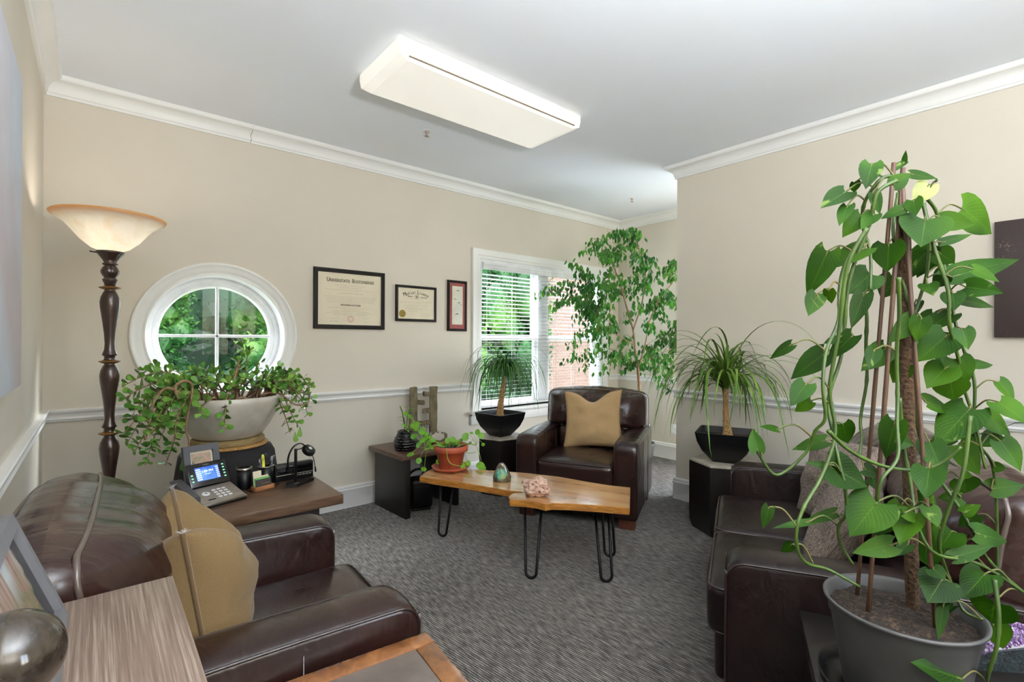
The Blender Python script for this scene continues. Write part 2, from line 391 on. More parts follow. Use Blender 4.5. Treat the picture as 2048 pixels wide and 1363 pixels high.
def ribbon(bm, pts, w, mi=0):
    """a strap leaf along a path"""
    pts = [V(p) for p in pts]; N = len(pts); rows = []; sd = None
    for i, p in enumerate(pts):
        t = (pts[min(i+1, N-1)]-pts[max(i-1, 0)]).normalized()
        s = t.cross(V((0, 0, 1))); s = s.normalized() if s.length > .2 else (sd or t.orthogonal().normalized())
        if sd is not None:
            if s.dot(sd) < 0: s = -s
            s = (sd*.6+s*.4).normalized()
        sd = s; k = i/(N-1); ww = w*min(1, .5+k*4)*(1-k**3)*.5+.0004
        n = t.cross(s)
        rows.append([bm.verts.new(p-s*ww), bm.verts.new(p-n*ww*.35), bm.verts.new(p+s*ww)])
    for i in range(N-1):
        for j in range(2):
            f = bm.faces.new((rows[i][j], rows[i+1][j], rows[i+1][j+1], rows[i][j+1])); f.smooth = True; f.material_index = mi
SKY, SUN, EXPO, UPL, BULB, ALC, SKA, SKB = 2.4, 2.4, 0.12, 225, 3, 60, 600, 900
# ================================================================ THE SETTING
T = .16
b = B(); box(b, XL-T, XF+T, YR-T, YB+T, -.08, 0); struct('floor', b, M['carpet'])
b = B(); box(b, XL-T, XF+T, YR-T, YB+T, ZC, ZC+.1); struct('ceiling', b, M['ceil'])
b = B(); box(b, XL-T, XL, YR-T, YB+T, 0, ZC); struct('wall_left', b, M['wall'])
# back wall with a round and a rectangular opening
RCX, RCZ, RR = .634, 1.318, .398
WX0, WX1, WZ0, WZ1 = 2.757, 4.553, .64, 2.07
def rect_ring(b, x0, x1, z0, z1, cx, cz, r, y):
    an = sorted([2*PI*k/72 for k in range(72)]+[math.atan2(zz-cz, xx-cx) % (2*PI) for xx in (x0, x1) for zz in (z0, z1)])
    inn, out = [], []
    for a in an:
        dx, dz = cos(a), sin(a); ts = []
        if abs(dx) > 1e-9: ts.append(((x1 if dx > 0 else x0)-cx)/dx)
        if abs(dz) > 1e-9: ts.append(((z1 if dz > 0 else z0)-cz)/dz)
        t = min(ts); inn.append(b.verts.new((cx+r*dx, y, cz+r*dz))); out.append(b.verts.new((cx+t*dx, y, cz+t*dz)))
    n = len(an)
    for i in range(n): b.faces.new((inn[i], out[i], out[(i+1) % n], inn[(i+1) % n]))
    return inn
b = B()
i1 = rect_ring(b, XL, 1.5, 0, ZC, RCX, RCZ, RR, YB); i2 = rect_ring(b, XL, 1.5, 0, ZC, RCX, RCZ, RR, YB+T)
for i in range(len(i1)): b.faces.new((i1[i], i1[(i+1) % len(i1)], i2[(i+1) % len(i2)], i2[i]))
for a in ((1.5, WX0, 0, ZC), (WX0, WX1, 0, WZ0), (WX0, WX1, WZ1, ZC), (WX1, XF+T, 0, ZC)): box(b, a[0], a[1], YB, YB+T, a[2], a[3])
struct('wall_back', b, M['wall'])
# far wall of the alcove, with a window out of sight
AY0, AY1, AZ0, AZ1 = .62, 2.1, .3, 2.4
b = B(); box(b, XF, XF+T, AY1, YB+T, 0, ZC); box(b, XF, XF+T, YS-T, AY0, 0, ZC); box(b, XF, XF+T, AY0, AY1, 0, AZ0); box(b, XF, XF+T, AY0, AY1, AZ1, ZC)
struct('wall_far', b, M['wall'])
b = B(); box(b, XR, XS, YR-T, YC, 0, ZC); struct('wall_right', b, M['wall'])
b = B(); box(b, XS, XF, YS-T, YS, 0, ZC); struct('wall_alcove', b, M['wall'])
RX0, RX1, RZ0, RZ1 = 1.3, 2.2, 1.0, 2.2
b = B(); box(b, XL-T, RX0, YR-T, YR, 0, ZC); box(b, RX1, XS, YR-T, YR, 0, ZC); box(b, RX0, RX1, YR-T, YR, 0, RZ0); box(b, RX0, RX1, YR-T, YR, RZ1, ZC)
struct('wall_rear', b, M['wall'])

def molding(name, A, Bp, prof, nrm, m0=0, m1=0, parent=None):
    """profile (distance from wall, height) swept from A to Bp; m: mitre at the two ends"""
    A, Bp, nrm = V(A), V(Bp), V(nrm); t = (Bp-A).normalized(); b = B(); L = []
    for P, m_, s in ((A, m0, 1), (Bp, m1, -1)):
        L.append([b.verts.new(P+nrm*d+V((0, 0, z))+t*(s*m_*d)) for d, z in prof])
    n = len(prof)
    for i in range(n): b.faces.new((L[0][i], L[1][i], L[1][(i+1) % n], L[0][(i+1) % n]))
    b.faces.new(L[0][::-1]); b.faces.new(L[1]); bmesh.ops.recalc_face_normals(b, faces=b.faces)
    o = obj(name, b, M['trim'], parent, 2)
    if not parent: tag(o, kind='structure')
    return o
def arc(cx, cz, r, a0, a1, n=6): return [(cx+r*cos(rad(a0+(a1-a0)*i/n)), cz+r*sin(rad(a0+(a1-a0)*i/n))) for i in range(n+1)]
H0 = ZC-.104
crown = [(0, H0), (.012, H0), (.014, H0+.006), (.012, H0+.014), (.018, H0+.018), (.020, H0+.026)] + \
        [(.020+.05*(1-cos(rad(90*i/7))), H0+.026+.05*sin(rad(90*i/7))) for i in range(1, 8)] + \
        [(.074, ZC-.024), (.078, ZC-.016), (.078, ZC), (0, ZC)]
rail = [(0, .832), (.012, .832), (.014, .84), (.02, .846), (.014, .856), (.016, .868), (.02, .876), (.026, .88), (.030, .888), (.030, .897), (.026, .902), (0, .902)]
base = [(0, 0), (.018, 0), (.018, .128), (.022, .134), (.022, .142), (.014, .146), (.014, .152), (.018, .158), (.014, .168), (0, .172)]
walls = [('left', (XL, YR, 0), (XL, YB, 0), (1, 0, 0), 1, 1), ('back', (XL, YB, 0), (XF, YB, 0), (0, -1, 0), 1, 1),
         ('far', (XF, YB, 0), (XF, YS, 0), (-1, 0, 0), 1, 1), ('right', (XR, YC, 0), (XR, YR, 0), (-1, 0, 0), -1, 1),
         ('end', (XS, YC, 0), (XR, YC, 0), (0, 1, 0), 0, -1)]
k = 0
for nm, A, Bp, n, m0, m1 in walls:
    k += 1; cr = molding('trim_%d' % k, A, Bp, crown, n, m0, m1)
    if nm == 'back':
        p = at(503, 268, y=YB-.03); bb = B()
        tube(bb, [(p.x, YB-.079, ZC-.01), (p.x-.004, YB-.066, ZC-.026), (p.x+.004, YB-.045, ZC-.034), (p.x-.005, YB-.026, ZC-.058), (p.x+.003, YB-.02, ZC-.08), (p.x-.003, YB-.013, ZC-.103)], .0016, 5)
        obj('crack', bb, M['inklight'], cr)
    molding('baseboard_%s' % nm, A, Bp, base, n, m0, m1)
    if nm == 'back':
        k += 1; molding('trim_%d' % k, A, (2.673, YB, 0), rail, n, m0, 0)
        k += 1; molding('trim_%d' % k, (4.655, YB, 0), Bp, rail, n, 0, m1)
    elif nm == 'far':
        k += 1; molding('trim_%d' % k, A, (XF, AY1+.08, 0), rail, n, m0, 0)
    else:
        k += 1; molding('trim_%d' % k, A, Bp, rail, n, m0, m1)

def ylathe(bm, prof, c, n=72):
    """profile (radius, y) turned round an axis along Y through c"""
    c = V(c)
    def fn(i, j):
        r, y = prof[j]; a = 2*PI*i/n; return V((c.x+r*cos(a), y, c.z+r*sin(a)))
    grid(bm, fn, n, len(prof)-1, True); bmesh.ops.recalc_face_normals(bm, faces=bm.faces)
# round window
w1 = tag(bpy.data.objects.new('window_1', None), kind='structure'); COL.objects.link(w1)
C1 = (RCX, 0, RCZ)
b = B(); ylathe(b, [(RR-.002, YB+.02), (RR-.002, YB-.008), (RR+.004, YB-.014), (RR+.012, YB-.014), (RR+.018, YB-.01), (RR+.03, YB-.016), (RR+.045, YB-.017), (RR+.06, YB-.02), (RR+.068, YB-.026), (RR+.076, YB-.026), (RR+.082, YB-.02), (RR+.082, YB)], C1)
obj('window_casing', b, M['trim'], w1, 2)
b = B(); ylathe(b, [(RR-.001, YB-.005), (RR-.004, YB+.11), (RR-.03, YB+.11), (RR-.034, YB+.105), (RR-.04, YB+.112), (RR-.058, YB+.114), (RR-.064, YB+.108), (RR-.07, YB+.116), (RR-.074, YB+.135), (RR-.01, YB+.14), (RR-.001, YB+.14)], C1)
obj('sash_ring', b, M['white'], w1, 2)
RG = RR-.07
b = B(); box(b, RCX-.009, RCX+.009, YB+.112, YB+.136, RCZ-RG, RCZ+RG, .003); box(b, RCX-RG, RCX+RG, YB+.112, YB+.136, RCZ-.009, RCZ+.009, .003)
obj('muntin', b, M['white'], w1, 2)
b = B(); n = 64; vs = [b.verts.new((RCX+(RG+.01)*cos(2*PI*i/n), YB+.126, RCZ+(RG+.01)*sin(2*PI*i/n))) for i in range(n)]; b.faces.new(vs)
obj('glass_pane', b, M['glass'], w1, 0)
# rectangular window
w2 = tag(bpy.data.objects.new('window_2', None), kind='structure'); COL.objects.link(w2)
cas = [(0, 0), (0, .012), (.02, .014), (.03, .02), (.05, .016), (.07, .02), (.084, .022), (.09, .014), (.09, 0)]
b = B()
def frame_sweep(b, x0, x1, z0, z1, y, prof, three=False):
    L = []
    cs = [(x0, z0, -1, -1 if not three else 0), (x0, z1, -1, 1), (x1, z1, 1, 1), (x1, z0, 1, -1 if not three else 0)]
    for x, z, sx, sz in cs: L.append([b.verts.new((x+sx*w, y-d, z+sz*w)) for w, d in prof])
    n = len(prof)
    for i in range(3 if three else 4):
        for j in range(n-1): b.faces.new((L[i][j], L[(i+1) % 4][j], L[(i+1) % 4][j+1], L[i][j+1]))
    bmesh.ops.recalc_face_normals(b, faces=b.faces)
frame_sweep(b, WX0, WX1, WZ0-.01, WZ1, YB, [(w*1.0, d) for w, d in cas], True)
obj('window_casing', b, M['trim'], w2, 2)
b = B(); box(b, WX0-.115, WX1+.115, YB-.055, YB+.12, WZ0-.03, WZ0, .006); obj('window_stool', b, M['trim'], w2, 2)
b = B(); box(b, WX0-.10, WX1+.10, YB-.02, YB, WZ0-.125, WZ0-.03, .003); box(b, WX0-.10, WX1+.10, YB-.027, YB, WZ0-.045, WZ0-.03, .003); obj('window_apron', b, M['trim'], w2, 2)
b = B(); Y0 = YB+.06
box(b, WX0, WX0+.03, YB, YB+T, WZ0, WZ1); box(b, WX1-.03, WX1, YB, YB+T, WZ0, WZ1); box(b, WX0+.03, WX1-.03, YB, YB+T, WZ1-.03, WZ1); box(b, WX0+.03, WX1-.03, YB+.12, YB+T, WZ0-.01, WZ0+.03)
MX = 3.655; box(b, MX-.075, MX+.075, YB+.07, YB+T-.002, WZ0+.03, WZ1-.03)
obj('window_jamb', b, M['white'], w2, 2)
for sx0, sx1 in ((WX0+.03, MX-.075), (MX+.075, WX1-.03)):
    for z0, z1, yy in ((WZ0+.03, 1.345, YB+.09), (1.30, WZ1-.03, YB+.12)):
        b = B(); s = .04
        for q in ((sx0, sx0+s, z0, z1), (sx1-s, sx1, z0, z1), (sx0+s, sx1-s, z0, z0+s), (sx0+s, sx1-s, z1-s, z1)): box(b, q[0], q[1], yy, yy+.03, q[2], q[3])
        so = obj('sash', b, M['white'], w2, 2)
        b = B(); vs = [b.verts.new(p) for p in ((sx0+s, yy+.015, z0+s), (sx1-s, yy+.015, z0+s), (sx1-s, yy+.015, z1-s), (sx0+s, yy+.015, z1-s))]; b.faces.new(vs)
        obj('glass_pane', b, M['glass'], so, 0)
# windows out of sight: the alcove's, and a rear one added for fill light
def plain_window(name, f):
    w = tag(bpy.data.objects.new(name, None), kind='structure'); COL.objects.link(w)
    b = B(); f(b, 'frame'); obj('sash', b, M['white'], w, 2); b = B(); f(b, 'glass'); obj('glass_pane', b, M['glass'], w, 0)
def w3(b, k):
    if k == 'frame':
        for q in ((AY0, AY0+.05, AZ0, AZ1), (AY1-.05, AY1, AZ0, AZ1), (AY0, AY1, AZ0, AZ0+.05), (AY0, AY1, AZ1-.05, AZ1), (AY0, AY1, 1.38, 1.42)): box(b, XF+.06, XF+.1, q[0], q[1], q[2], q[3])
    else: b.faces.new([b.verts.new((XF+.08, y, z)) for y, z in ((AY0, AZ0), (AY1, AZ0), (AY1, AZ1), (AY0, AZ1))])
def w4(b, k):
    if k == 'frame':
        for q in ((RX0, RX0+.05, RZ0, RZ1), (RX1-.05, RX1, RZ0, RZ1), (RX0, RX1, RZ0, RZ0+.05), (RX0, RX1, RZ1-.05, RZ1), (1.73, 1.77, RZ0, RZ1)): box(b, q[0], q[1], YR-.1, YR-.06, q[2], q[3])
    else: b.faces.new([b.verts.new((x, YR-.08, z)) for x, z in ((RX0, RZ0), (RX1, RZ0), (RX1, RZ1), (RX0, RZ1))])
plain_window('window_3', w3); plain_window('added_rear_window', w4)

# blinds
bl = thing('window_blind', 'white horizontal slatted blind covering the wide double window', 'blind', (0, YB+.045, 0))
b = B(); x0, x1 = WX0+.034, WX1-.034
z = .70
while z < 1.955:
    mtx = Matrix.Translation((0, 0, z)) @ Matrix.Rotation(rad(-7), 4, 'X')
    box(b, x0, x1, -.024, .024, -.0013, .0013, 0, mtx=mtx); z += .0385
obj('slats', b, M['white'], bl, 0)
b = B(); box(b, x0, x1, -.05, .03, 1.985, WZ1-.031, .004); box(b, x0, x1, -.064, -.05, 1.975, WZ1-.031, .003)
box(b, x0, x1, -.069, -.064, 1.99, 1.998, .001); box(b, x0, x1, -.069, -.064, 2.012, 2.03, .002); obj('valance', b, M['white'], bl, 2)
b = B(); box(b, x0, x1, -.025, .025, WZ0+.012, WZ0+.032, .004); obj('bottom_rail', b, M['white'], bl, 2)
for cx in (2.9, 3.22, 3.5, 3.80, 4.1, 4.4):
    b = B()
    for dy in (-.026, .026): tube(b, [(cx, dy, WZ0+.03), (cx, dy, 1.985)], .0012, 5)
    obj('ladder_cord', b, M['white'], bl)

# outlet on the far wall
p = at(1348, 858, x=XF)
o = thing('wall_outlet', 'white electrical outlet low on the far alcove wall', 'outlet', (XF, p.y, p.z))
b = B(); box(b, -.006, 0, -.036, .036, -.057, .057, .002); obj('cover_plate', b, M['white'], o, 2)
for zz in (-.026, .026):
    b = B(); box(b, -.009, -.005, -.016, .016, zz-.014, zz+.014, .002); obj('socket', b, M['trim'], o, 2)
# sprinklers
def sprinkler(px, py, label):
    p = at(px, py, z=ZC); o = thing('sprinkler', label, 'sprinkler', (p.x, p.y, ZC), 0, 'ceiling sprinklers')
    b = B(); lathe(b, [(.0, -.004), (.03, -.004), (.034, -.002), (.034, 0)], 24); obj('escutcheon', b, M['white'], o)
    b = B(); lathe(b, [(.012, -.004), (.01, -.014), (.004, -.02), (.003, -.034), (.016, -.036), (.016, -.038), (0, -.039)], 16); obj('spray_head', b, pm('sprinkler_brass', (176, 150, 140), .3, metal=.7), o)
sprinkler(854, 262, 'small white fire sprinkler on the ceiling beside the long light'); sprinkler(1264, 396, 'small white fire sprinkler on the ceiling above the leafy tree')
# ceiling light
def ceiling_light(cx, cy, label):
    o = thing('ceiling_light', label, 'ceiling light', (cx, cy, ZC))
    b = B(); box(b, -.62, .62, -.16, .16, -.03, 0, .003); obj('housing', b, M['white'], o, 2)
    b = B(); L, W, D = .635, .225, .10
    def ring(l, w, z): return [b.verts.new(q) for q in ((-l, -w, z), (l, -w, z), (l, w, z), (-l, w, z))]
    R = [ring(L, W, -.012), ring(L, W, -.05), ring(L-.006, W-.004, -.085), ring(L-.055, W-.018, -D), ]
    for i in range(3):
        for j in range(4): b.faces.new((R[i][j], R[i][(j+1) % 4], R[i+1][(j+1) % 4], R[i+1][j]))
    b.faces.new(R[3]); b.faces.new(R[0][::-1]); bmesh.ops.recalc_face_normals(b, faces=b.faces)
    lens = obj('diffuser', b, pm('lit_prismatic_diffuser', (238, 235, 228), .5, emit=(255, 249, 236), es=LENS), o, 0)
    b = B(); box(b, -.58, .58, -W-.003, -W+.004, -.088, -.083); obj('edge_strip', b, M['inklight'], o, 0)
LENS = .42
ceiling_light(1.725, 2.345, 'long rectangular white light fixture on the ceiling, lit')
# pictures on the left and right walls
p0 = at(12, 772, x=XL); p1 = at(12, 150, x=XL)
o = thing('wall_art', 'large pale canvas on the left wall, cut by the photo edge', 'painting', (XL, 1.6, 1.64))
b = B(); box(b, .0, .035, -.62, p0.y-1.6, 1.14-1.64, .5, .003)
obj('canvas', b, pm('pale_canvas', (206, 196, 200), .8, col2=(214, 222, 234), ns=1.2, lo=.4, hi=.6), o, 2)
p = at(1988, 674, x=XR-.03); p2_ = at(1988, 444, x=XR-.03)
o = thing('wall_art', 'dark brown speckled canvas hanging on the right wall', 'painting', (XR, p.y, p.z))
b = B(); box(b, -.03, -.002, -.62, 0, 0, p2_.z-p.z, .002)
mt, nt, bs = new_mat('dark_speckled_paint'); v = texco(nt); f1 = nz(nt, v, 70, 4, .7); f2 = nz(nt, texco(nt, (1, 1, .8)), 6, 2)
mu = nt.nodes.new('ShaderNodeMath'); mu.operation = 'MULTIPLY'; nt.links.new(f1, mu.inputs[0]); nt.links.new(f2, mu.inputs[1])
nt.links.new(ramp(nt, mu.outputs[0], [(.3, lin((44, 32, 30))), (.36, lin((66, 52, 46))), (.42, lin((150, 128, 110)))]), bs.inputs['Base Color']); bs.inputs['Roughness'].default_value = .6
obj('canvas', b, mt, o, 2)

# framed pieces on the back wall
def frame_on_wall(name, label, cat, x0, x1, z0, z1, fw, matw=0):
    o = thing(name, label, cat, ((x0+x1)/2, YB, (z0+z1)/2)); w, h = (x1-x0)/2, (z1-z0)/2
    b = B(); frame_sweep(b, -w+fw, w-fw, -h+fw, h-fw, 0, [(0, .012), (.002, .02), (fw*.5, .024), (fw-.003, .022), (fw, .016), (fw, .001)])
    obj('frame', b, M['blackframe'], o, 2)
    b = B(); box(b, -w+fw*.5, w-fw*.5, -.011, -.002, -h+fw*.5, h-fw*.5)
    return o, b, w-fw, h-fw
def scribble(parent, xa, xb, z, mt, amp=.002, dens=260, seed=0, dy=-.0122, th=.0006):
    b = B(); r = random.Random(seed); x = xa
    while x < xb:
        L = r.uniform(.01, .03); e = min(x+L, xb); n = max(3, int((e-x)*dens)); pts = []
        for i in range(n): pts.append((x+(e-x)*i/(n-1), dy, z+r.uniform(-1, 1)*amp))
        for i in range(n-1):
            p, q = pts[i], pts[i+1]
            vs = [b.verts.new(w) for w in ((p[0], dy, p[2]-th), (q[0], dy, q[2]-th), (q[0], dy, q[2]+th), (p[0], dy, p[2]+th))]; b.faces.new(vs)
        x = e+.006
    return obj('script_line', b, mt, parent, 0)
RX = (PI/2, 0, 0)
o, b, w, h = frame_on_wall('framed_diploma', 'largest black framed diploma on the wall, headed UNIVERSITATIS BOSTONIENSIS', 'diploma', 1.231, 1.795, 1.380, 1.838, .032)
pp = obj('parchment', b, M['paper'], o, 0)
xs = -.187
for body, sz in (('U', .046), ('NIVERSITATIS', .033), (' ', 0), ('B', .046), ('OSTONIENSIS', .033)):
    if sz == 0: xs += .016; continue
    q = text(body, sz, M['ink'], pp, (xs, -.0125, h-.068), RX, align='LEFT', sx=.78); xs += max(v.co.x for v in q.data.vertices)*.78+.0015
for i, (wd, z) in enumerate(((.12, .105), (.085, .088), (.2, .070), (.21, .018), (.205, .005), (.19, -.009), (.185, -.023), (.18, -.068), (.07, -.081), (.15, -.094), (.19, -.108), (.13, -.121))):
    scribble(pp, -wd, wd, z, M['inklight'], .0022 if i < 3 else .0015, 300, i)
scribble(pp, -.1, .1, .044, M['ink'], .005, 240, 31)
text('MEDICINAE DOCTORIS', .019, M['ink'], pp, (0, -.0125, -.051), RX, sx=.8)
scribble(pp, -.16, -.09, -.150, M['inklight'], .004, 200, 41); scribble(pp, -.16, -.10, -.170, M['ink'], .002, 240, 42)
scribble(pp, .10, .165, -.142, M['inklight'], .005, 200, 43); scribble(pp, .11, .15, -.168, M['inklight'], .002, 240, 44)
def disc(parent, name, cx, cz, r, mt, dy=-.0125, ring=None, n=28):
    b = B()
    if ring:
        for i in range(n):
            a0, a1 = 2*PI*i/n, 2*PI*(i+1)/n
            b.faces.new([b.verts.new((cx+q*cos(a), dy, cz+q*sin(a))) for q, a in ((ring, a0), (r, a0), (r, a1), (ring, a1))])
    else: b.faces.new([b.verts.new((cx+r*cos(2*PI*i/n), dy, cz+r*sin(2*PI*i/n))) for i in range(n)])
    return obj(name, b, mt, parent, 0)
disc(pp, 'seal', 0, -.152, .026, M['inkred'], ring=.022); disc(pp, 'seal', 0, -.152, .016, M['inkred'], ring=.013); scribble(pp, -.01, .01, -.152, M['inkred'], .004, 300, 9)
o, b, w, h = frame_on_wall('framed_license', 'middle-sized black framed certificate headed Medical License with gold seal', 'certificate', 1.893, 2.281, 1.455, 1.757, .022)
pp = obj('parchment', b, M['paper'], o, 0)
s = 'Medical License'
xs = -.105
for i, ch in enumerate(s):
    a = (i-7)/7; text(ch, .047 if ch in 'ML' else .037, M['ink'], pp, (a*.108, -.0125, h-.046-.022*a*a), (PI/2, a*.35, 0), name='lettering', sx=.8, ext=.0006)
text('State of', .015, M['ink'], pp, (-.062, -.0125, h-.074), RX); text('Tennessee', .015, M['ink'], pp, (.07, -.0125, h-.078), RX)
disc(pp, 'seal', .002, h-.071, .02, M['inklight'], ring=.017); disc(pp, 'seal', .002, h-.071, .011, M['inklight'], ring=.002, n=9)
for i, (xa, xb, z) in enumerate(((-.13, .06, .038), (-.16, .15, .016), (-.155, .04, .004), (-.11, .11, -.014), (-.10, .02, -.026), (-.11, .1, -.04), (-.10, .06, -.05), (-.08, .02, -.066), (.04, .14, -.085), (.03, .13, -.1))):
    scribble(pp, xa, xb, z, M['inklight'], .0018, 300, 60+i)
disc(pp, 'gold_seal', -.133, -.088, .031, M['gold'])
o, b, w, h = frame_on_wall('framed_bird_print', 'narrow tall black framed print with rose mat and small birds', 'picture', 2.398, 2.605, 1.381, 1.837, .021)
pp = obj('mat_board', b, M['matred'], o, 0)
b = B(); box(b, -.056, .058, -.0135, -.010, -h+.038, h-.03); pr = obj('print', b, pm('ivory_paper', (222, 220, 204), .8), pp, 0)
for i, (x, z, s) in enumerate(((.01, .135, 1), (-.028, .058, .7), (.022, .028, .8), (.038, .008, .5), (-.002, -.075, 1))):
    b = B(); r = random.Random(i)
    for q in range(5):
        a = r.uniform(-2.2, 2.2)+PI/2; L = s*r.uniform(.02, .04)
        pts = [(x+L*t*cos(a)+.006*sin(t*3+q), -.0142, z+L*t*sin(a)*.7) for t in (0, .3, .6, 1)]
        for k2 in range(3):
            t0 = .0022*s*(1-k2/3); t1 = .0022*s*(1-(k2+1)/3); p, q2 = pts[k2], pts[k2+1]
            b.faces.new([b.verts.new(w_) for w_ in ((p[0], p[1], p[2]-t0), (q2[0], q2[1], q2[2]-t1), (q2[0], q2[1], q2[2]+t1), (p[0], p[1], p[2]+t0))])
    obj('painted_bird', b, M['ink'], pr, 0)
    disc(pr, 'painted_blossom', x, z+.004*s, .0045*s, M['matred'], dy=-.0144)
# ================================================================ SEATING
def offset_poly(pts, d):
    n = len(pts); out = []
    for i in range(n):
        p, q, r = V((*pts[i-1], 0)), V((*pts[i], 0)), V((*pts[(i+1) % n], 0))
        e1, e2 = (q-p), (r-q)
        n1 = V((e1.y, -e1.x, 0)).normalized() if e1.length else V(); n2 = V((e2.y, -e2.x, 0)).normalized() if e2.length else V()
        nn = (n1+n2); nn = nn.normalized() if nn.length > 1e-6 else n1
        k = 1/max(.5, nn.dot(n1)); out.append((q.x+nn.x*d*k, q.y+nn.y*d*k))
    return out
def arm_profile(D, h, r=.065):
    p = [(-D, .075), (-.006, .075), (0, .09), (0, h-r)]
    p += [(-r+r*cos(rad(a)), h-r+r*sin(rad(a))) for a in range(15, 91, 15)]
    for i in range(1, 9): p.append((-r-(D-r)*i/8, h+.008*sin(PI*i/8)))
    return p
def arm_bm(y0, y1, D, h):
    b = B(); prof = arm_profile(D, h); n = len(prof); w = y1-y0; e = .014
    lay = [(y0, e), (y0+.003, e*.45), (y0+e, 0)]+[(y0+e+(w-2*e)*i/6, 0) for i in range(1, 6)]+[(y1-e, 0), (y1-.003, e*.45), (y1, e)]
    L = []
    for y, ins in lay:
        k = 1-((y-(y0+y1)/2)/(w/2))**2
        pr = offset_poly(prof, -ins)
        L.append([b.verts.new((x, y, z+(.012*k if z > h-.04 else 0))) for x, z in pr])
    for i in range(len(L)-1):
        for j in range(n): b.faces.new((L[i][j], L[i+1][j], L[i+1][(j+1) % n], L[i][(j+1) % n]))
    b.faces.new(L[0]); b.faces.new(L[-1][::-1]); bmesh.ops.recalc_face_normals(b, faces=b.faces)
    return b, prof
def edge_loop(hx, hy, r, z, n=5, sq=0):
    pts = []
    for cx, cy, a0 in ((hx-r, hy-r, 0), (-hx+r, hy-r, 90), (-hx+r, -hy+r, 180), (hx-r, -hy+r, 270)):
        for i in range(n+1):
            a = rad(a0+90*i/n); pts.append(V((cx+r*cos(a), cy+r*sin(a), z)))
    pts.append(pts[0]); out = []
    for p, q in zip(pts, pts[1:]):
        m_ = max(1, int((q-p).length/.018)); out += [p.lerp(q, i/m_) for i in range(m_)]
    return out+[pts[0]]
def seat_unit(name, label, cat, W, nseat, loc, rz, mt, arm=.16, D=.84, h=.59, seats='seat_cushion', sh=.44, bt=.875, fwd=.0):
    t = thing(name, label, cat, loc, rz); hw = W/2
    b = B(); box(b, -D+.01, -.02, -hw+.02, hw-.02, .075, .30, .01); box(b, -D, -D+.06, -hw+.01, hw-.01, .10, .62, .02)
    obj('frame', b, mt, t, 2)
    for sx, sy in ((-.06, 1), (-.06, -1), (-D+.07, 1), (-D+.07, -1)):
        b = B(); y = sy*(hw-.075); box(b, sx-.035, sx+.035, y-.055, y+.055, 0, .08, .004); obj('foot', b, M['amberfoot'], t, 2)
    for s in (-1, 1):
        y0, y1 = (hw-arm, hw) if s > 0 else (-hw, -hw+arm)
        b, prof = arm_bm(y0, y1, D, h); ar = obj('arm', b, mt, t, 1)
        for yy, sg in ((y0, -1), (y1, 1)):
            pp = offset_poly(prof, -.0045); pts = [V((x, yy-sg*.0035, z+(.0015 if z > h-.04 else 0))) for x, z in pp[2:]]
            b = B(); tube(b, smoothpath(pts, 3), .0038, 6); obj('piping', b, M['piping'], ar)
        yo = y1 if s > 0 else y0
        for xx in (-D*.36, -D*.68):
            b = B(); tube(b, [(xx, yo, .09), (xx, yo, h-.03)], .003, 5); obj('side_seam', b, M['piping'], ar)
    iw = (W-2*arm)/nseat
    for i in range(nseat):
        cy = -hw+arm+iw*(i+.5)
        b = B(); rbox(b, (.62, iw-.006, .18), .038, 10, (.012, 0, .03), (-.30+fwd, cy, sh-.097), wr=.004, ws=7, seed=i+loc[0])
        sc_ = obj(seats, b, mt, t)
        for zz in (sh-.018, sh-.172):
            b = B(); lp = [p+V((-.30+fwd, cy, 0)) for p in edge_loop(.306, iw/2-.008, .045, zz)]; tube(b, lp, .0045, 6); obj('piping', b, M['piping'], sc_)
    b = B(); rbox(b, (.06, W-2*arm-.01, .2), .025, 5, (.012, 0, 0), (-.025+fwd*.6, 0, .20)); obj('front_rail', b, mt, t)
    nb = nseat; bw = (W-.03)/nb
    for i in range(nb):
        cy = -(W-.03)/2+bw*(i+.5)
        mtx = Matrix.Translation((-D+.10, cy, .56)) @ Matrix.Rotation(rad(-7), 4, 'Y')
        b = B(); hh = bt-.565
        hx, hy, hz = .075, bw/2-.003, hh/2
        # upper part: thin boxing, front face swelling forward
        def q(p):
            return mtx @ p
        def defo(c, full=1):
            c = V(c); u = max(-1, min(1, c.y/hy)); w = (c.z-hz)/hz; a = max(-1, min(1, c.x/hx)); f = max(0, a)**1.5
            c.z += .030*max(0, w)**2*(1-u*u)*(1-.6*a*a)+.012*max(0, w)*(1-u*u)
            x0 = f*.15*(1-abs(u)**3.2)*max(0, 1-max(0, w)**2.6)*(1 if w > 0 else 1-.15*w*w)
            c.x += x0
            k = f*min(1, x0*16)
            nn = noise.noise(V((c.y*8, c.z*3, i*3+loc[1])))*.012+(1-abs(noise.noise(V((c.y*24, c.z*5+c.x*4, i*3+loc[1])))))**3*.010
            if full: c.x += k*nn; c.z += nn*.35*(1 if w > .5 else .3)
            return mtx @ c
        bb = B(); rbox(bb, (2*hx, 2*hy, 2*hz), .05, 26, (0, 0, 0), (0, 0, hz))
        for v in bb.verts: v.co = defo(v.co)
        bb2 = B()
        bc = obj('back_cushion', bb, M['leatherback'], t)
        lo = B(); y0, y1 = max(cy-bw/2, -hw+arm), min(cy+bw/2, hw-arm)
        rbox(lo, (.26, y1-y0-.004, .2), .05, 6, (.03, 0, 0), (-D+.20, (y0+y1)/2, .50), wr=.004, ws=8)
        obj('lumbar', lo, mt, bc)
        for xx, mm in ((hx-.012, M['pipingsheen']), (-hx+.012, M['piping'])):
            lp = edge_loop(hz-.0145, hy-.0145, .05, 0, 8)
            pts = [defo((xx, p.y, hz+p.x), 0)+V((0, 0, .002)) for p in lp+lp[1:4]]
            tb = B(); tube(tb, pts, .0065, 7); obj('piping', tb, mm, bc)
    return t
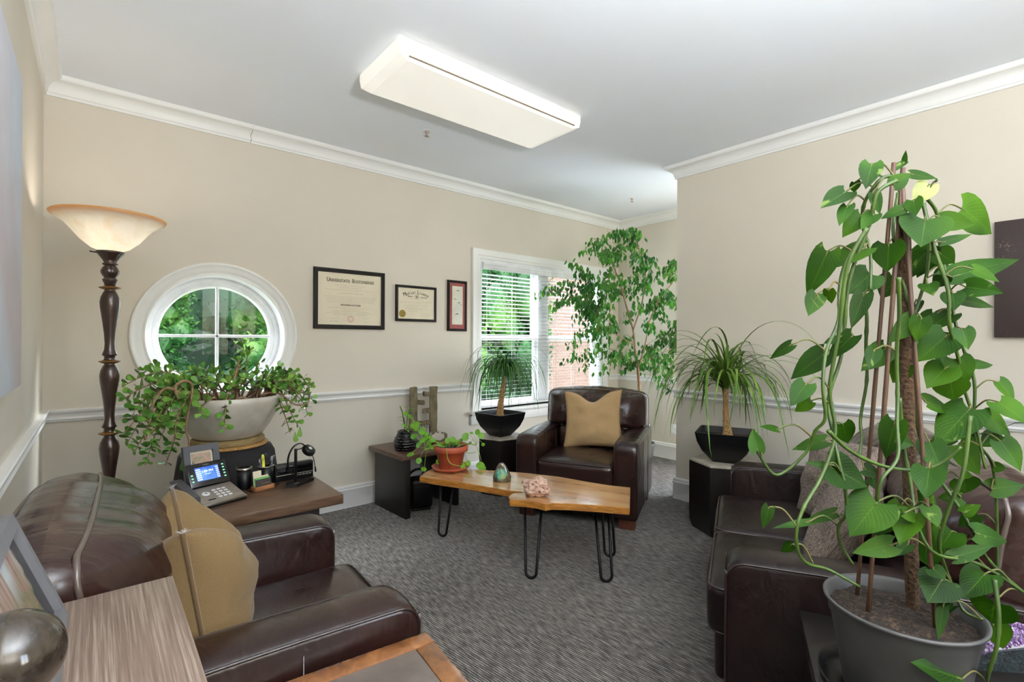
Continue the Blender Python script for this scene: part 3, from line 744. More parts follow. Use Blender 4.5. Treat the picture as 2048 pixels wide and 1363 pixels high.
M['amberfoot'] = wood('reddish_block_foot', [(.3, (62, 32, 20)), (.7, (92, 50, 32))], rough=.4)
yawA = math.atan2(-.461, -.888)
seat_unit('leather_armchair', 'dark brown leather armchair beyond the coffee table, before the wide window', 'armchair', .885, 1, (2.60, 2.385, 0), yawA, M['leather'])
seat_unit('leather_armchair', 'dark brown leather armchair in the left foreground, worn and creased', 'armchair', .885, 1, (.697, 1.608, 0), rad(-3), M['leather'], fwd=.045)
seat_unit('leather_loveseat', 'dark brown leather loveseat on the right with two tweed pillows', 'sofa', 1.477, 2, (2.216, 1.077, 0), rad(115), M['leathersofa'], arm=.15, fwd=.05)

def pillow(name, label, w, h, th, loc, rot, mt, seam, chop=.0, group=None, n=34, seed=0, fluff=0, crease=1.3):
    """cushion standing in its local XZ plane, thickness along Y"""
    o = thing(name, label, 'pillow', loc, 0, group); o.rotation_euler = rot
    b = B()
    def edge(u, v):
        x = u*w/2*(1-.10*(1-v*v)); z = v*h/2*(1-.07*(1-u*u))
        if chop and v > 0: z -= chop*math.exp(-(u/.42)**2)*v**3
        return x, z
    def side(s):
        def fn(i, j):
            u = -1+2*i/n; v = -1+2*j/n
            u = sin(u*PI/2); v = sin(v*PI/2)
            x, z = edge(u, v)
            t = ((1-u**2)*(1-v**2)); t = max(t, 0)**.42*th/2
            if chop and v > -.2: t += chop*.25*math.exp(-(u/.3)**2-((v-.75)/.35)**2)*(-.9)
            cr = noise.noise(V((u*2.2+seed, v*2.2, s*3)))*.012*crease+noise.noise(V((u*5+seed, v*7, s*3)))*.003*crease+noise.noise(V((u*1.1+v*1.2+seed, v*1.6-u, s*3+5)))*.012*crease
            k = min(1, (1-abs(u))*6)*min(1, (1-abs(v))*6)
            return V((x, s*(max(t, 0)+cr*k), z))
        return fn
    grid(b, side(1), n, n); grid(b, side(-1), n, n)
    bmesh.ops.remove_doubles(b, verts=b.verts, dist=.0008); bmesh.ops.recalc_face_normals(b, faces=b.faces)
    obj('cover', b, mt, o)
    pts = []
    for k in range(24): pts.append(edge(-1+2*k/24, -1))
    for k in range(24): pts.append(edge(1, -1+2*k/24))
    for k in range(24): pts.append(edge(1-2*k/24, 1))
    for k in range(25): pts.append(edge(-1, 1-2*k/24))
    b = B(); tube(b, [(x, 0, z) for x, z in pts], .0055, 7, False); obj('piping', b, seam, o)
    if fluff:
        r = random.Random(3)
        for cx in (-w/2, w/2):
            b = B()
            for k in range(14):
                d = V((r.uniform(-1, 1), r.uniform(-1, 1), r.uniform(.2, 1))).normalized()*r.uniform(.008, .02)
                p = V((cx, 0, h/2)); tube(b, [p, p+d*.5+V((0, 0, .002)), p+d], .0004, 3)
            obj('frayed_threads', b, M['white'], o)
    return o
# pillow on the far armchair: leaning back against the cushion
nA = V((-.888, -.461, 0)); pc = V((2.60, 2.385, 0))+nA*(-.50)+V((-.461, .888, 0))*(-.02); pc.z = .44+.235
ang = math.atan2(nA.y, nA.x)+PI/2
def tilt_rot(azim, lean, roll=0):
    return (Matrix.Rotation(azim, 4, 'Z') @ Matrix.Rotation(lean, 4, 'X') @ Matrix.Rotation(roll, 4, 'Y')).to_euler()
pillow('throw_pillow', 'tan square throw pillow on the armchair by the window', .47, .45, .15, pc, tilt_rot(ang, rad(-16), rad(-4)), M['tan'], M['tanseam'], chop=.085, seed=4)
pillow('throw_pillow', 'tan velvet throw pillow with zip on the left foreground armchair', .45, .42, .31, (.205, 1.610, .625), tilt_rot(rad(-3)+PI/2, rad(-9)), M['olive'], M['oliveseam'], chop=.12, seed=9, fluff=1, crease=1.5)
# tweed pillows on the loveseat
fS = V((cos(rad(115)), sin(rad(115)), 0)); LS = V((fS.y, -fS.x, 0)); oS = V((2.216, 1.077, 0))
def onsofa(l, d, z): p = oS+LS*l-fS*d; p.z = z; return p
pillow('tweed_pillow', 'grey-brown tweed pillow leaning at the far end of the loveseat', .44, .42, .17, onsofa(.24, .46, .64), tilt_rot(rad(115)+PI/2+rad(28), rad(-14)), M['tweed'], M['inlay'], seed=2)
pillow('tweed_pillow', 'grey-brown tweed pillow nearest the pothos on the loveseat', .46, .44, .17, onsofa(-.18, .42, .63), tilt_rot(rad(115)+PI/2-rad(8), rad(-28), rad(14)), M['tweed'], M['inlay'], chop=.03, seed=6)

# ================================================================ TABLES
zt = .425
px = [(840, 952), (870, 957), (920, 964), (970, 972), (1010, 979), (1035, 982), (1050, 983.0), (1044, 984.6), (1030, 985), (1022, 988), (1017, 993), (1020, 998), (1050, 1000), (1075, 1003), (1090, 1007.5), (1105, 1005), (1140, 1006), (1200, 1010), (1259, 1015),
      (1260, 974), (1220, 970), (1170, 962), (1120, 953), (1060, 946), (1000, 941), (950, 938), (900, 935), (866, 936), (850, 944)]
out = [at(u, v, z=zt) for u, v in px]; cx = sum(p.x for p in out)/len(out); cy = sum(p.y for p in out)/len(out)
axis = math.atan2(out[0].y-out[18].y, out[0].x-out[18].x)
ct = thing('coffee_table', 'live-edge wooden coffee table on black hairpin legs', 'coffee table', (cx, cy, 0), axis)
inv = Matrix.Rotation(-axis, 3, 'Z')
loc2 = [inv @ V((p.x-cx, p.y-cy, 0)) for p in out]; poly = [(p.x, p.y) for p in loc2]
area = sum(poly[i-1][0]*poly[i][1]-poly[i][0]*poly[i-1][1] for i in range(len(poly)))
if area < 0: poly = poly[::-1]
b = B(); L = []
for d, z in ((-.006, zt-.040), (.0, zt-.036), (.002, zt-.018), (.001, zt-.002), (-.001, zt)):
    L.append([b.verts.new((x, y, z)) for x, y in offset_poly(poly, d)])
n = len(poly)
for i in range(len(L)-1):
    for j in range(n): f = b.faces.new((L[i][j], L[i][(j+1) % n], L[i+1][(j+1) % n], L[i+1][j])); f.material_index = 1
b.faces.new(L[-1]); b.faces.new(L[0][::-1])
obj('tabletop', b, [M['slab'], M['slabedge']], ct, 2)
def hairpin(F, A, Bq):
    F, A, Bq = [inv @ V((p.x-cx, p.y-cy, p.z)) for p in (F, A, Bq)]
    m_ = (Bq-A).normalized(); r = .030
    F1, F2 = F-m_*r+V((0, 0, r+.007)), F+m_*r+V((0, 0, r+.007)); bot = [F+V((0, 0, r+.007))+(-m_*cos(a)*r)-V((0, 0, r*sin(a))) for a in [PI*k/8 for k in range(9)]]
    b = B(); tube(b, [A]+bot+[Bq], .0082, 8); box(b, 0, .1, -.03, .03, -.003, 0, 0, mtx=Matrix.Translation((A+Bq)/2+V((-.05, 0, .004))))
    obj('leg', b, M['dark'], ct)
zl = zt-.044
for F, A, Bq in (((885, 1073), (883, 958), (908, 961)), ((1062, 1157), (1049, 996), (1084, 1000)), ((1213, 1164), (1188, 1000), (1215, 1000)), ((1219, 1113), (1203, 988), (1222, 990))):
    hairpin(at(*F, z=0), at(*A, z=zl), at(*Bq, z=zl))

# desk with the phone
DX1, DY0, DY1, DZ = .918, 2.336, 2.797, .55
dk = thing('side_desk', 'low dark walnut desk table holding the office phone', 'table', ((.10+DX1)/2, (DY0+DY1)/2, 0))
hx, hy = (DX1-.10)/2, (DY1-DY0)/2
b = B(); box(b, -hx, hx, -hy, hy, DZ-.044, DZ, .002); obj('tabletop', b, M['desktop'], dk, 2)
b = B(); box(b, -hx+.08, hx-.11, -hy+.012, -hy+.035, DZ-.15, DZ-.045); box(b, -hx+.08, hx-.11, hy-.035, hy-.012, DZ-.15, DZ-.045); obj('apron', b, M['espresso'], dk, 2)
for s in (-1, 1):
    b = B(); x = s*(hx-.125); box(b, x-.015, x+.015, -hy+.02, hy-.02, 0, DZ-.045, .002); obj('side_panel', b, M['espresso'], dk, 2)
# small table under the vase
ss = thing('side_table', 'small dark side table with reddish top between window and desk', 'table', (1.945, 3.445, 0), rad(3))
b = B(); box(b, -.285, .285, -.255, .255, .433, .465, .003); obj('tabletop', b, M['endtop'], ss, 2)
for s in (-1, 1):
    b = B(); x = s*.22; box(b, x-.02, x+.02, -.225, .235, 0, .433, .002); obj('side_panel', b, M['espresso'], ss, 2)
b = B(); box(b, -.2, .2, .10, .115, .34, .433); obj('stretcher', b, M['espresso'], ss, 2)
# cabinet at the left edge
cb = thing('cabinet', 'tall narrow cabinet with ribbed grey-brown top at lower left', 'cabinet', (XL+.17, .80, 0))
cz = .815; k = (1.2916-cz); cxr = .177*k/.6916; cyr = 1.747*k/.6916
x1 = cxr-(XL+.17); y1 = cyr-.80
b = B(); box(b, -.168, x1, -.62, y1, cz-.025, cz, .0015); obj('top', b, M['cabtop'], cb, 2)
b = B(); box(b, -.16, x1-.012, -.6, y1-.012, 0, cz-.025, .002); obj('body', b, M['espresso'], cb, 2)
for y in (-.3, .1):
    b = B(); box(b, x1-.012, x1+.004, y-.19, y+.19, .06, cz-.05, .002); dd = obj('door', b, M['darkwood'], cb, 2)
    b = B(); tube(b, [(x1+.012, y+.14, .45), (x1+.026, y+.14, .46), (x1+.026, y+.14, .56), (x1+.012, y+.14, .57)], .004, 8); obj('handle', b, M['dark'], dd)
# end table with inlay in front of the near chair arm
et = thing('end_table', 'end table with amber wood border and grey-brown inlay against the left armchair', 'table', (.36, .82, 0), rad(-6))
E1 = at(848, 1257, z=.53); E2 = at(935, 1363, z=.53)
ex, ey = .22, .285
co = Matrix.Rotation(rad(-6), 3, 'Z') @ V((ex, ey, 0)); et.location = (E1.x-co.x, E1.y-co.y-.012, 0)
b = B()
bw = .052
for q in ((-ex, ex, ey-bw, ey), (-ex, ex, -ey, -ey+bw), (-ex, -ex+bw, -ey+bw, ey-bw), (ex-bw, ex, -ey+bw, ey-bw)): box(b, q[0], q[1], q[2], q[3], .49, .53, .004)
obj('border', b, M['amber'], et, 2)
b = B(); box(b, -ex+bw, ex-bw, -ey+bw, ey-bw, .50, .527, .001); obj('inlay', b, M['inlay'], et, 2)
for sx in (-1, 1):
    for sy in (-1, 1):
        b = B(); box(b, sx*(ex-.03)-.025, sx*(ex-.03)+.025, sy*(ey-.03)-.025, sy*(ey-.03)+.025, 0, .49, .003); obj('leg', b, M['espresso'], et, 2)
# table of the big vine
rtC = at(1598, 1218, z=.5); ra = math.atan2(.425, .905)
rt = thing('end_table', 'very dark wood end table under the big grey plant pot', 'table', (0, 0, 0), ra)
tw, td = .52, .62
co = Matrix.Rotation(ra, 3, 'Z') @ V((-tw/2, -td/2, 0)); rt.location = (rtC.x+co.x, rtC.y+co.y, 0)
b = B(); box(b, -tw/2, tw/2, -td/2, td/2, .465, .5, .003); obj('tabletop', b, M['espresso'], rt, 2)
for s in (-1, 1):
    b = B(); y = s*(td/2-.03); box(b, -tw/2+.02, tw/2-.02, y-.018, y+.018, 0, .465, .002); obj('side_panel', b, M['espresso'], rt, 2)
# hexagonal pedestals
M['stone'] = pm('pale_stone_top', (196, 188, 172), .4, col2=(166, 158, 144), ns=14)
def pedestal(label, x, y, R, rot, h=.475):
    o = thing('pedestal', label, 'plant stand', (x, y, 0), rot)
    def hx_(r): return [(r*cos(rad(60*i)), r*sin(rad(60*i))) for i in range(6)]
    b = B(); L = []
    for r, z in ((R*.90, 0), (R*.985, .05), (R, .12), (R, h-.012)): L.append([b.verts.new((p[0], p[1], z)) for p in hx_(r)])
    for i in range(3):
        for j in range(6): b.faces.new((L[i][j], L[i][(j+1) % 6], L[i+1][(j+1) % 6], L[i+1][j]))
    b.faces.new(L[0][::-1]); b.faces.new(L[-1]); obj('body', b, M['espresso'], o, 2)
    b = B(); prism(b, hx_(R*.96), h-.012, h); obj('stone_top', b, M['stone'], o, 2)
    return o
pedestal('dark hexagonal pedestal with stone top left of the far armchair', 2.69, 3.33, .205, rad(52))
pedestal('dark hexagonal pedestal with stone top beside the loveseat and right wall', 3.325, 1.64, .235, rad(3))

# ================================================================ FLOOR LAMP
lx, ly = .056, 3.1
lp = thing('floor_lamp', 'tall bronze torchiere floor lamp with marbled glass bowl in the corner', 'floor lamp', (lx, ly, 0))
def zpx(y): return at(219, y, y=ly).z
def spind(y0, y1):
    """one turned baluster section between two gilt discs, heights from the photograph"""
    H_ = zpx(y0)-zpx(y1); z1 = zpx(y0)
    pr = [(.030, 0), (.022, .02), (.022, .05), (.026, .06), (.036, .13), (.040, .20), (.038, .28), (.030, .45), (.023, .62), (.020, .76), (.022, .84), (.029, .90), (.031, .915), (.022, .93), (.024, .945), (.020, .955), (.024, .97), (.022, 1)]
    return [(r, z1-t*H_) for r, t in pr]
prof = []
secs = [(575, 722), (722, 865), (865, 1010)]
for a, c in secs: prof += spind(a, c)
zb = prof[-1][1]
prof += [(.022, zb-.02), (.034, zb-.06), (.030, zb-.16), (.05, zb-.22), (.09, .06), (.14, .04), (.15, .02), (.15, 0)]
prof = [(.0, prof[0][1])]+prof+[(0, 0)]
b = B(); lathe(b, prof[::-1], 28); obj('pole', b, M['bronze'], lp)
for y in (575, 722, 865):
    b = B(); z = zpx(y); lathe(b, [(.02, z-.012), (.032, z-.008), (.044, z-.001), (.044, z+.001), (.03, z+.004), (.02, z+.01)], 28, caps=False); obj('gilt_disc', b, M['bronzerim'], lp)
z0 = zpx(570); z1 = zpx(503)
def fl(a, z): return .06*cos(12*a)
b = B(); H_ = z1-z0
lathe(b, [(.022, z0), (.024, z0+.06*H_), (.030, z0+.14*H_), (.030, z0+.17*H_), (.022, z0+.22*H_)], 28); obj('collar', b, M['bronze'], lp)
b = B(); lathe(b, [(.022, z0+.22*H_), (.034, z0+.34*H_), (.036, z0+.42*H_), (.03, z0+.52*H_), (.022, z0+.58*H_)], 48, ripple=lambda a, z: .09*abs(cos(5*a))-.05); obj('gadroon_knop', b, M['bronze'], lp)
b = B(); lathe(b, [(.022, z0+.58*H_), (.031, z0+.61*H_), (.031, z0+.64*H_), (.024, z0+.67*H_), (.028, z0+.75*H_), (.042, z0+.88*H_), (.054, z0+.95*H_), (.056, z1), (.03, z1+.004)], 48, ripple=lambda a, z: .07*cos(14*a) if z0+.7*H_ < z < z0+.93*H_ else 0); obj('fluted_cup', b, M['bronze'], lp)
b = B(); tube(b, [(-.05, -.03, z1-.012), (-.075, -.045, z1-.012)], .004, 8); obj('switch', b, M['bronze'], lp)
zr = at(219, 436, y=ly).z
mt, nt, bs = new_mat('marbled_alabaster_glass')
v = texco(nt); sp = nt.nodes.new('ShaderNodeSeparateXYZ'); nt.links.new(v, sp.inputs[0])
mr = nt.nodes.new('ShaderNodeMapRange'); mr.inputs['From Min'].default_value = zr-.016; mr.inputs['From Max'].default_value = zr+.0; nt.links.new(sp.outputs['Z'], mr.inputs['Value'])
n1 = ramp(nt, nz(nt, v, 7, 4, .6, 1.2), [(.3, lin((246, 238, 222))), (.55, lin((252, 249, 242))), (.8, lin((244, 228, 202)))])
mx = nt.nodes.new('ShaderNodeMix'); mx.data_type = 'RGBA'; nt.links.new(mr.outputs[0], mx.inputs[0]); nt.links.new(n1, mx.inputs[6]); mx.inputs[7].default_value = (*lin((228, 180, 122)), 1)
nt.links.new(mx.outputs[2], bs.inputs['Base Color']); bs.inputs['Roughness'].default_value = .3; bs.inputs['Coat Weight'].default_value = .3
tr = nt.nodes.new('ShaderNodeBsdfTranslucent'); nt.links.new(mx.outputs[2], tr.inputs['Color']); ms = nt.nodes.new('ShaderNodeMixShader'); ms.inputs[0].default_value = .45
nt.links.new(bs.outputs[0], ms.inputs[1]); nt.links.new(tr.outputs[0], ms.inputs[2]); nt.links.new(ms.outputs[0], nt.nodes['Material Output'].inputs['Surface'])
M['alabaster'] = mt
hb = zr-z1
pr = [(.0, z1+.004), (.05, z1+.006), (.075, z1+.10*hb), (.115, z1+.32*hb), (.145, z1+.56*hb), (.172, z1+.76*hb), (.205, z1+.9*hb), (.222, z1+.97*hb), (.226, zr+.004), (.222, zr+.008), (.2, zr-.002), (.165, z1+.78*hb), (.13, z1+.52*hb), (.08, z1+.2*hb), (.0, z1+.1*hb)]
b = B(); lathe(b, pr, 64); obj('glass_bowl', b, M['alabaster'], lp)

# ================================================================ THINGS ON THE DESK
ph = thing('office_phone', 'black and silver office desk phone with lit blue screen', 'phone', (0, 0, DZ), rad(17))
dirx = V((cos(rad(17)), sin(rad(17)), 0)); org = V((.545, 2.555, 0))-dirx*.125; ph.location = (org.x, org.y, DZ)
M['phonegrey'] = pm('phone_silver_grey', (142, 132, 122), .4, metal=.3)
b = B()
def wedge(b, x0, x1, y0, y1, zf, zbk, th=0):
    vs = [b.verts.new(q) for q in ((x0, y0, 0), (x1, y0, 0), (x1, y1, 0), (x0, y1, 0), (x0, y0, zf), (x1, y0, zf), (x1, y1, zbk), (x0, y1, zbk))]
    for f in ((3, 2, 1, 0), (4, 5, 6, 7), (0, 1, 5, 4), (1, 2, 6, 5), (2, 3, 7, 6), (3, 0, 4, 7)): b.faces.new([vs[i] for i in f])
wedge(b, -.13, .125, .006, .19, .010, .058); obj('base', b, M['blackplastic'], ph, 0)
sl = math.atan2(.048, .18)
fm = Matrix.Translation((0, 0, .014)) @ Matrix.Rotation(sl, 4, 'X')
b = B(); box(b, -.062, .125, 0, .155, 0, .006, .002, mtx=fm); obj('keypad_plate', b, M['phonegrey'], ph, 2)
b = B(); box(b, -.062, .125, -.004, .010, -.003, .008, .003, mtx=fm); obj('front_lip', b, M['steel'], ph, 2)
for r_ in range(4):
    for c_ in range(3):
        b = B(); x = .026+c_*.022; y = .042+r_*.022; box(b, x-.008, x+.008, y-.006, y+.006, .006, .0095, .002, mtx=fm); obj('key', b, M['white'], ph, 2)
for r_ in range(4):
    for c_ in range(2):
        b = B(); x = .096+c_*.015; y = .050+r_*.021
        if r_ == 0:
            if c_: b.free(); continue
            x = .103; box(b, x-.012, x+.014, y-.004, y+.004, .006, .009, .002, mtx=fm)
        else: box(b, x-.006, x+.006, y-.004, y+.004, .006, .009, .002, mtx=fm)
        obj('function_key', b, M['phonegrey'], ph, 2)
b = B(); lathe(b, [(.0, .0095), (.010, .0095), (.016, .0085), (.017, .006)], 24, (-.014, .092, 0))
for v in b.verts: v.co = fm @ v.co
nv = obj('navigation_ring', b, M['white'], ph)
b = B(); lathe(b, [(.0, .0112), (.005, .0112), (.0055, .009)], 16, (-.014, .092, 0))
for v in b.verts: v.co = fm @ v.co
obj('ok_button', b, M['phonegrey'], nv)
b = B(); box(b, -.030, .002, .03, .037, .006, .009, .002, mtx=fm); obj('mute_bar', b, M['dark'], ph, 2)
dm = Matrix.Translation((.034, .152, .062)) @ Matrix.Rotation(rad(58), 4, 'X')
b = B(); box(b, -.080, .095, 0, .115, -.012, .004, .004, mtx=dm); dp = obj('display_panel', b, M['blackgloss'], ph, 2)
b = B(); box(b, -.048, .056, .026, .092, .004, .0055, .001, mtx=dm)
mt, nt, bs = new_mat('lit_blue_screen'); v = texco(nt); f = nz(nt, v, 14, 1)
e = ramp(nt, f, [(.35, lin((30, 84, 190))), (.7, lin((120, 176, 240)))]); nt.links.new(e, bs.inputs['Emission Color']); bs.inputs['Emission Strength'].default_value = 1.0; bs.inputs['Base Color'].default_value = (.02, .05, .15, 1)
scn = obj('screen', b, mt, dp, 2)
white_e = pm('screen_text', (235, 244, 255), .5, emit=(235, 244, 255), es=1.1)
rt_ = dm.to_euler()
text('1:09 PM', .016, white_e, scn, dm @ V((.004, .064, .006)), rt_); text('Mon, Jun 3', .006, white_e, scn, dm @ V((.004, .054, .006)), rt_)
text('Yealink', .010, M['steel'], dp, dm @ V((.004, .100, .0045)), rt_)
for i in range(6):
    for sx_, w_ in ((-.045, .020), (.042, .011)):
        b = B(); y = .031+i*.0098; box(b, sx_, sx_+w_, y, y+.004, .0055, .006, 0, mtx=dm); obj('screen_label', b, white_e, scn, 0)
grn = pm('key_led', (150, 220, 190), .5, emit=(120, 220, 180), es=.8)
for i in range(5):
    for x in (-.070, .072):
        b = B(); y = .026+i*.015; box(b, x, x+.009, y, y+.006, .004, .006, .001, mtx=dm); obj('line_key', b, M['blackplastic'] if (x < 0 and i > 2) else grn, dp, 2)
b = B()
hp = smoothpath([(-.094, .010, .050), (-.094, .05, .064), (-.094, .11, .082), (-.094, .17, .098), (-.094, .195, .098)], 5)
def fnh(i, j):
    p = hp[i]; k = abs(i/(len(hp)-1)*2-1); w = .022+.004*k**2; h_ = .012+.012*k**3; a = 2*PI*j/16
    return p+V((w*max(-.85, min(.85, cos(a)*1.2)), 0, h_*max(-.9, min(.9, sin(a)*1.2))-.012*k**3))
grid(b, fnh, len(hp)-1, 16); bmesh.ops.holes_fill(b, edges=b.edges); bmesh.ops.remove_doubles(b, verts=b.verts, dist=.0001)
obj('handset', b, pm('handset_grey', (62, 62, 66), .42), ph)
b = B(); tube(b, [(-.125, .03, .02), (-.135, .10, .02), (-.13, .17, .03)], .004, 8); obj('cord', b, M['blackplastic'], ph)

# small deep picture frame behind the phone
fr = thing('photo_frame', 'small deep grey photo frame standing behind the phone', 'photo frame', (.405, 2.745, DZ), rad(14))
fm2 = Matrix.Rotation(rad(-14), 4, 'X')
b = B(); w, h, fw = .078, .235, .028
for q in ((-w, -w+fw, 0, h), (w-fw, w, 0, h), (-w+fw, w-fw, 0, fw+.06), (-w+fw, w-fw, h-fw, h)): box(b, q[0], q[1], -.012, .012, q[2]+.004, q[3]+.004, 0, mtx=fm2)
obj('frame', b, pm('slate_frame', (70, 72, 80), .3), fr, 2)
b = B(); box(b, -w+fw, w-fw, 0, .004, .08, h-fw+.004, 0, mtx=fm2); obj('mat_liner', b, M['paper'], fr, 0)
def photo_mat(name, cols, s):
    mt, nt, bs = new_mat(name); v = texco(nt); st = [(.28+.5*i/(len(cols)-1), lin(c)) for i, c in enumerate(cols)]
    nt.links.new(ramp(nt, nz(nt, v, s, 5, .65, .8), st), bs.inputs['Base Color']); bs.inputs['Roughness'].default_value = .15; return mt
b = B(); box(b, -w+fw+.008, w-fw-.008, -.003, .001, .092, h-fw-.006, 0, mtx=fm2); obj('photo', b, photo_mat('small_photo', [(90, 84, 70), (150, 140, 116), (190, 150, 140), (130, 110, 96)], 45), fr, 0)

def cup(name, label, cat, x, y, r, h, mt, rim, z=DZ, rr=.0025):
    o = thing(name, label, cat, (x, y, z)); b = B()
    lathe(b, [(0, 0), (r*.92, 0), (r, .006), (r, h), (r-.003, h), (r-.003, .01), (0, .008)], 28); obj('body', b, mt, o)
    b = B(); lathe(b, [(r-.004, h-.004*rim[1]), (r+rr, h-.004*rim[1]), (r+rr, h+.001), (r-.004, h+.001)], 28); obj('rim', b, rim[0], o)
    return o
cup('tumbler', 'black tumbler with steel rim between phone and card holder', 'cup', .572, 2.745, .034, .105, M['blackplastic'], (M['steel'], 3.5))
pc_ = (.672, 2.742)
cup('pencil_cup', 'black pencil cup full of pens behind the business cards', 'pen holder', pc_[0], pc_[1], .036, .098, M['blackplastic'], (M['steel'], .6))
r_ = random.Random(5)
for lab, col, a, ln in (('yellow highlighter standing in the pencil cup', (214, 214, 52), 1.8, .14), ('blue pen in the pencil cup', (40, 52, 110), 3.2, .125), ('black pen with white clip in the pencil cup', (24, 24, 26), .4, .13), ('grey pen with silver clip in the pencil cup', (70, 72, 76), -.5, .135)):
    q = thing('pen', lab, 'pen', (pc_[0]+.016*cos(a), pc_[1]+.016*sin(a), DZ+.012), 0, 'pens in the pencil cup')
    d = V((cos(a)*.12, sin(a)*.12, 1)).normalized(); rr = .008 if 'high' in lab else .0045
    b = B(); tube(b, [d*0, d*ln*.8], rr, 10); obj('barrel', b, pm('pen_'+lab.split()[0], col, .35), q)
    b = B(); tube(b, [d*ln*.8, d*ln*.92, d*ln], [rr*.9, rr*.9, rr*.6], 10); c_ = obj('cap', b, pm('cap_'+lab.split()[0], (220, 220, 90) if rr > .006 else (150, 152, 156), .3), q)
    b = B(); tube(b, [d*ln*.99+V((rr, 0, 0)), d*ln*1.03+V((rr*2, 0, 0)), d*ln*.86+V((rr*2.2, 0, 0))], .0014, 6); obj('clip', b, M['steel'], c_)
# card holder
ch = thing('card_holder', 'small wooden tray holding business cards', 'card holder', (.640, 2.668, DZ), rad(15))
M['lightwood'] = wood('light_brown_wood', [(.3, (134, 86, 52)), (.7, (172, 118, 76))], rough=.45)
b = B(); w, d_ = .050, .022
for q in ((-w, w, -d_, d_, 0, .008), (-w, w, -d_, -d_+.006, 0, .022), (-w, w, d_-.006, d_, 0, .022), (-w, -w+.012, -d_, d_, 0, .022), (w-.012, w, -d_, d_, 0, .022)): box(b, *q, .002)
obj('tray', b, M['lightwood'], ch, 2)
b = B()
for x in (-w+.006, w-.006):
    for y in (-.008, .008): lathe(b, [(0, .0226), (.0025, .0226)], 10, (x, y, 0))
obj('peg_hole', b, M['dark'], ch, 0)
q = thing('business_cards', 'stack of dark and green business cards in the wooden tray', 'cards', (.640, 2.668, DZ+.008), rad(15))
b = B(); box(b, -.037, .037, -.013, -.006, 0, .045, 0, mtx=Matrix.Rotation(rad(-8), 4, 'X')); fc = obj('front_card', b, pm('charcoal_card', (48, 44, 40), .6), q, 0)
text('Medical Director', .007, pm('orange_print', (186, 110, 60), .7), fc, (0, -.0178, .026), (PI/2-rad(8), 0, 0)); scribble(fc, -.02, .02, .014, M['amber'], .0012, 600, 3, dy=-.0170, th=.0004)
b = B(); box(b, -.038, .036, -.005, .004, 0, .052, 0, mtx=Matrix.Rotation(rad(-8), 4, 'X')); obj('green_cards', b, pm('green_card', (104, 170, 84), .6), q, 0)
b = B(); box(b, -.040, .034, .004, .007, 0, .060, 0, mtx=Matrix.Rotation(rad(-8), 4, 'X')); obj('white_cards', b, M['paper'], q, 0)
b = B(); box(b, -.040, .002, .0075, .0095, 0, .086, .0008, mtx=Matrix.Rotation(rad(-8), 4, 'X')); obj('upright_tag', b, M['paper'], q, 0)
# black clock radio box
ck = thing('desk_clock', 'long flat black box clock at the back of the desk', 'clock', (.815, 2.770, DZ), rad(2))
b = B(); box(b, -.098, .098, -.02, .02, 0, .088, .003); obj('body', b, M['blackplastic'], ck, 2)
b = B(); box(b, -.092, .092, -.023, -.019, .040, .078, .001); obj('display_window', b, M['blackgloss'], ck, 2)
b = B(); box(b, -.094, .094, -.024, -.019, .030, .034, .001); obj('trim_strip', b, M['phonegrey'], ck, 2)
for i in range(5):
    b = B(); box(b, .005+i*.017, .017+i*.017, -.025, -.02, .020, .025, .0005); obj('button', b, M['steel'], ck, 2)
# headset on its stand
hs = thing('headset_stand', 'black headset charging stand at the right of the desk', 'stand', (.805, 2.655, DZ), rad(22))
b = B(); prism(b, [(-.085, -.012), (-.04, -.042), (.085, -.018), (.085, .03), (-.04, .038)], 0, .014); obj('base', b, M['blackplastic'], hs, 2)
b = B(); box(b, -.022, -.010, -.005, .005, .014, .185, .001); obj('post', b, M['blackplastic'], hs, 2)
b = B(); tube(b, [(-.012, 0, .178), (.02, -.002, .180), (.032, -.004, .190)], .003, 8); obj('hook', b, M['blackplastic'], hs)
b = B(); box(b, -.045, -.02, -.034, -.022, .014, .018, .001); obj('charge_light', b, M['steel'], hs, 2)
hd = thing('headset', 'black wireless headset hanging on the stand', 'headset', (.805, 2.655, DZ), rad(22))
b = B()
for k_ in range(1): pass
lathe(b, [(0, .014), (.030, .012), (.034, .004), (.034, -.012), (.028, -.018), (0, -.018)], 28)
em = Matrix.Translation((.056, -.012, .165)) @ Matrix.Rotation(rad(38), 4, 'X') @ Matrix.Rotation(rad(12), 4, 'Y')
for v in b.verts: v.co = em @ v.co
obj('ear_cup', b, M['blackplastic'], hd)
b = B(); lathe(b, [(0, .0152), (.009, .0150), (.010, .0140)], 20)
for v in b.verts: v.co = em @ v.co
obj('ear_badge', b, pm('white_badge', (206, 214, 206), .4), hd)
b = B(); hb_ = smoothpath([(.040, -.008, .185), (.010, -.004, .208), (-.030, 0, .196), (-.056, .004, .150), (-.052, .008, .095), (-.026, .010, .055)], 6)
for o_ in (-.003, 0, .003): tube(b, [p+V((0, o_, 0)) for p in hb_], .0028, 6)
obj('headband', b, M['blackplastic'], hd)
b = B(); tube(b, smoothpath([(.062, -.022, .160), (.078, -.024, .110), (.086, -.024, .070)], 4), .0022, 6); tube(b, [(.086, -.024, .072), (.089, -.024, .046)], [.004, .005], 8); obj('microphone_boom', b, M['blackplastic'], hd)
b = B(); tube(b, smoothpath([at(558, 966, z=DZ+.003), at(530, 975, z=DZ+.003), at(505, 982, z=DZ+.003), at(486, 976, z=DZ+.003)], 6), .0022, 6)
tag(obj('cord', b, M['blackplastic']), 'thin black cord lying on the desk from stand to phone', 'cord')

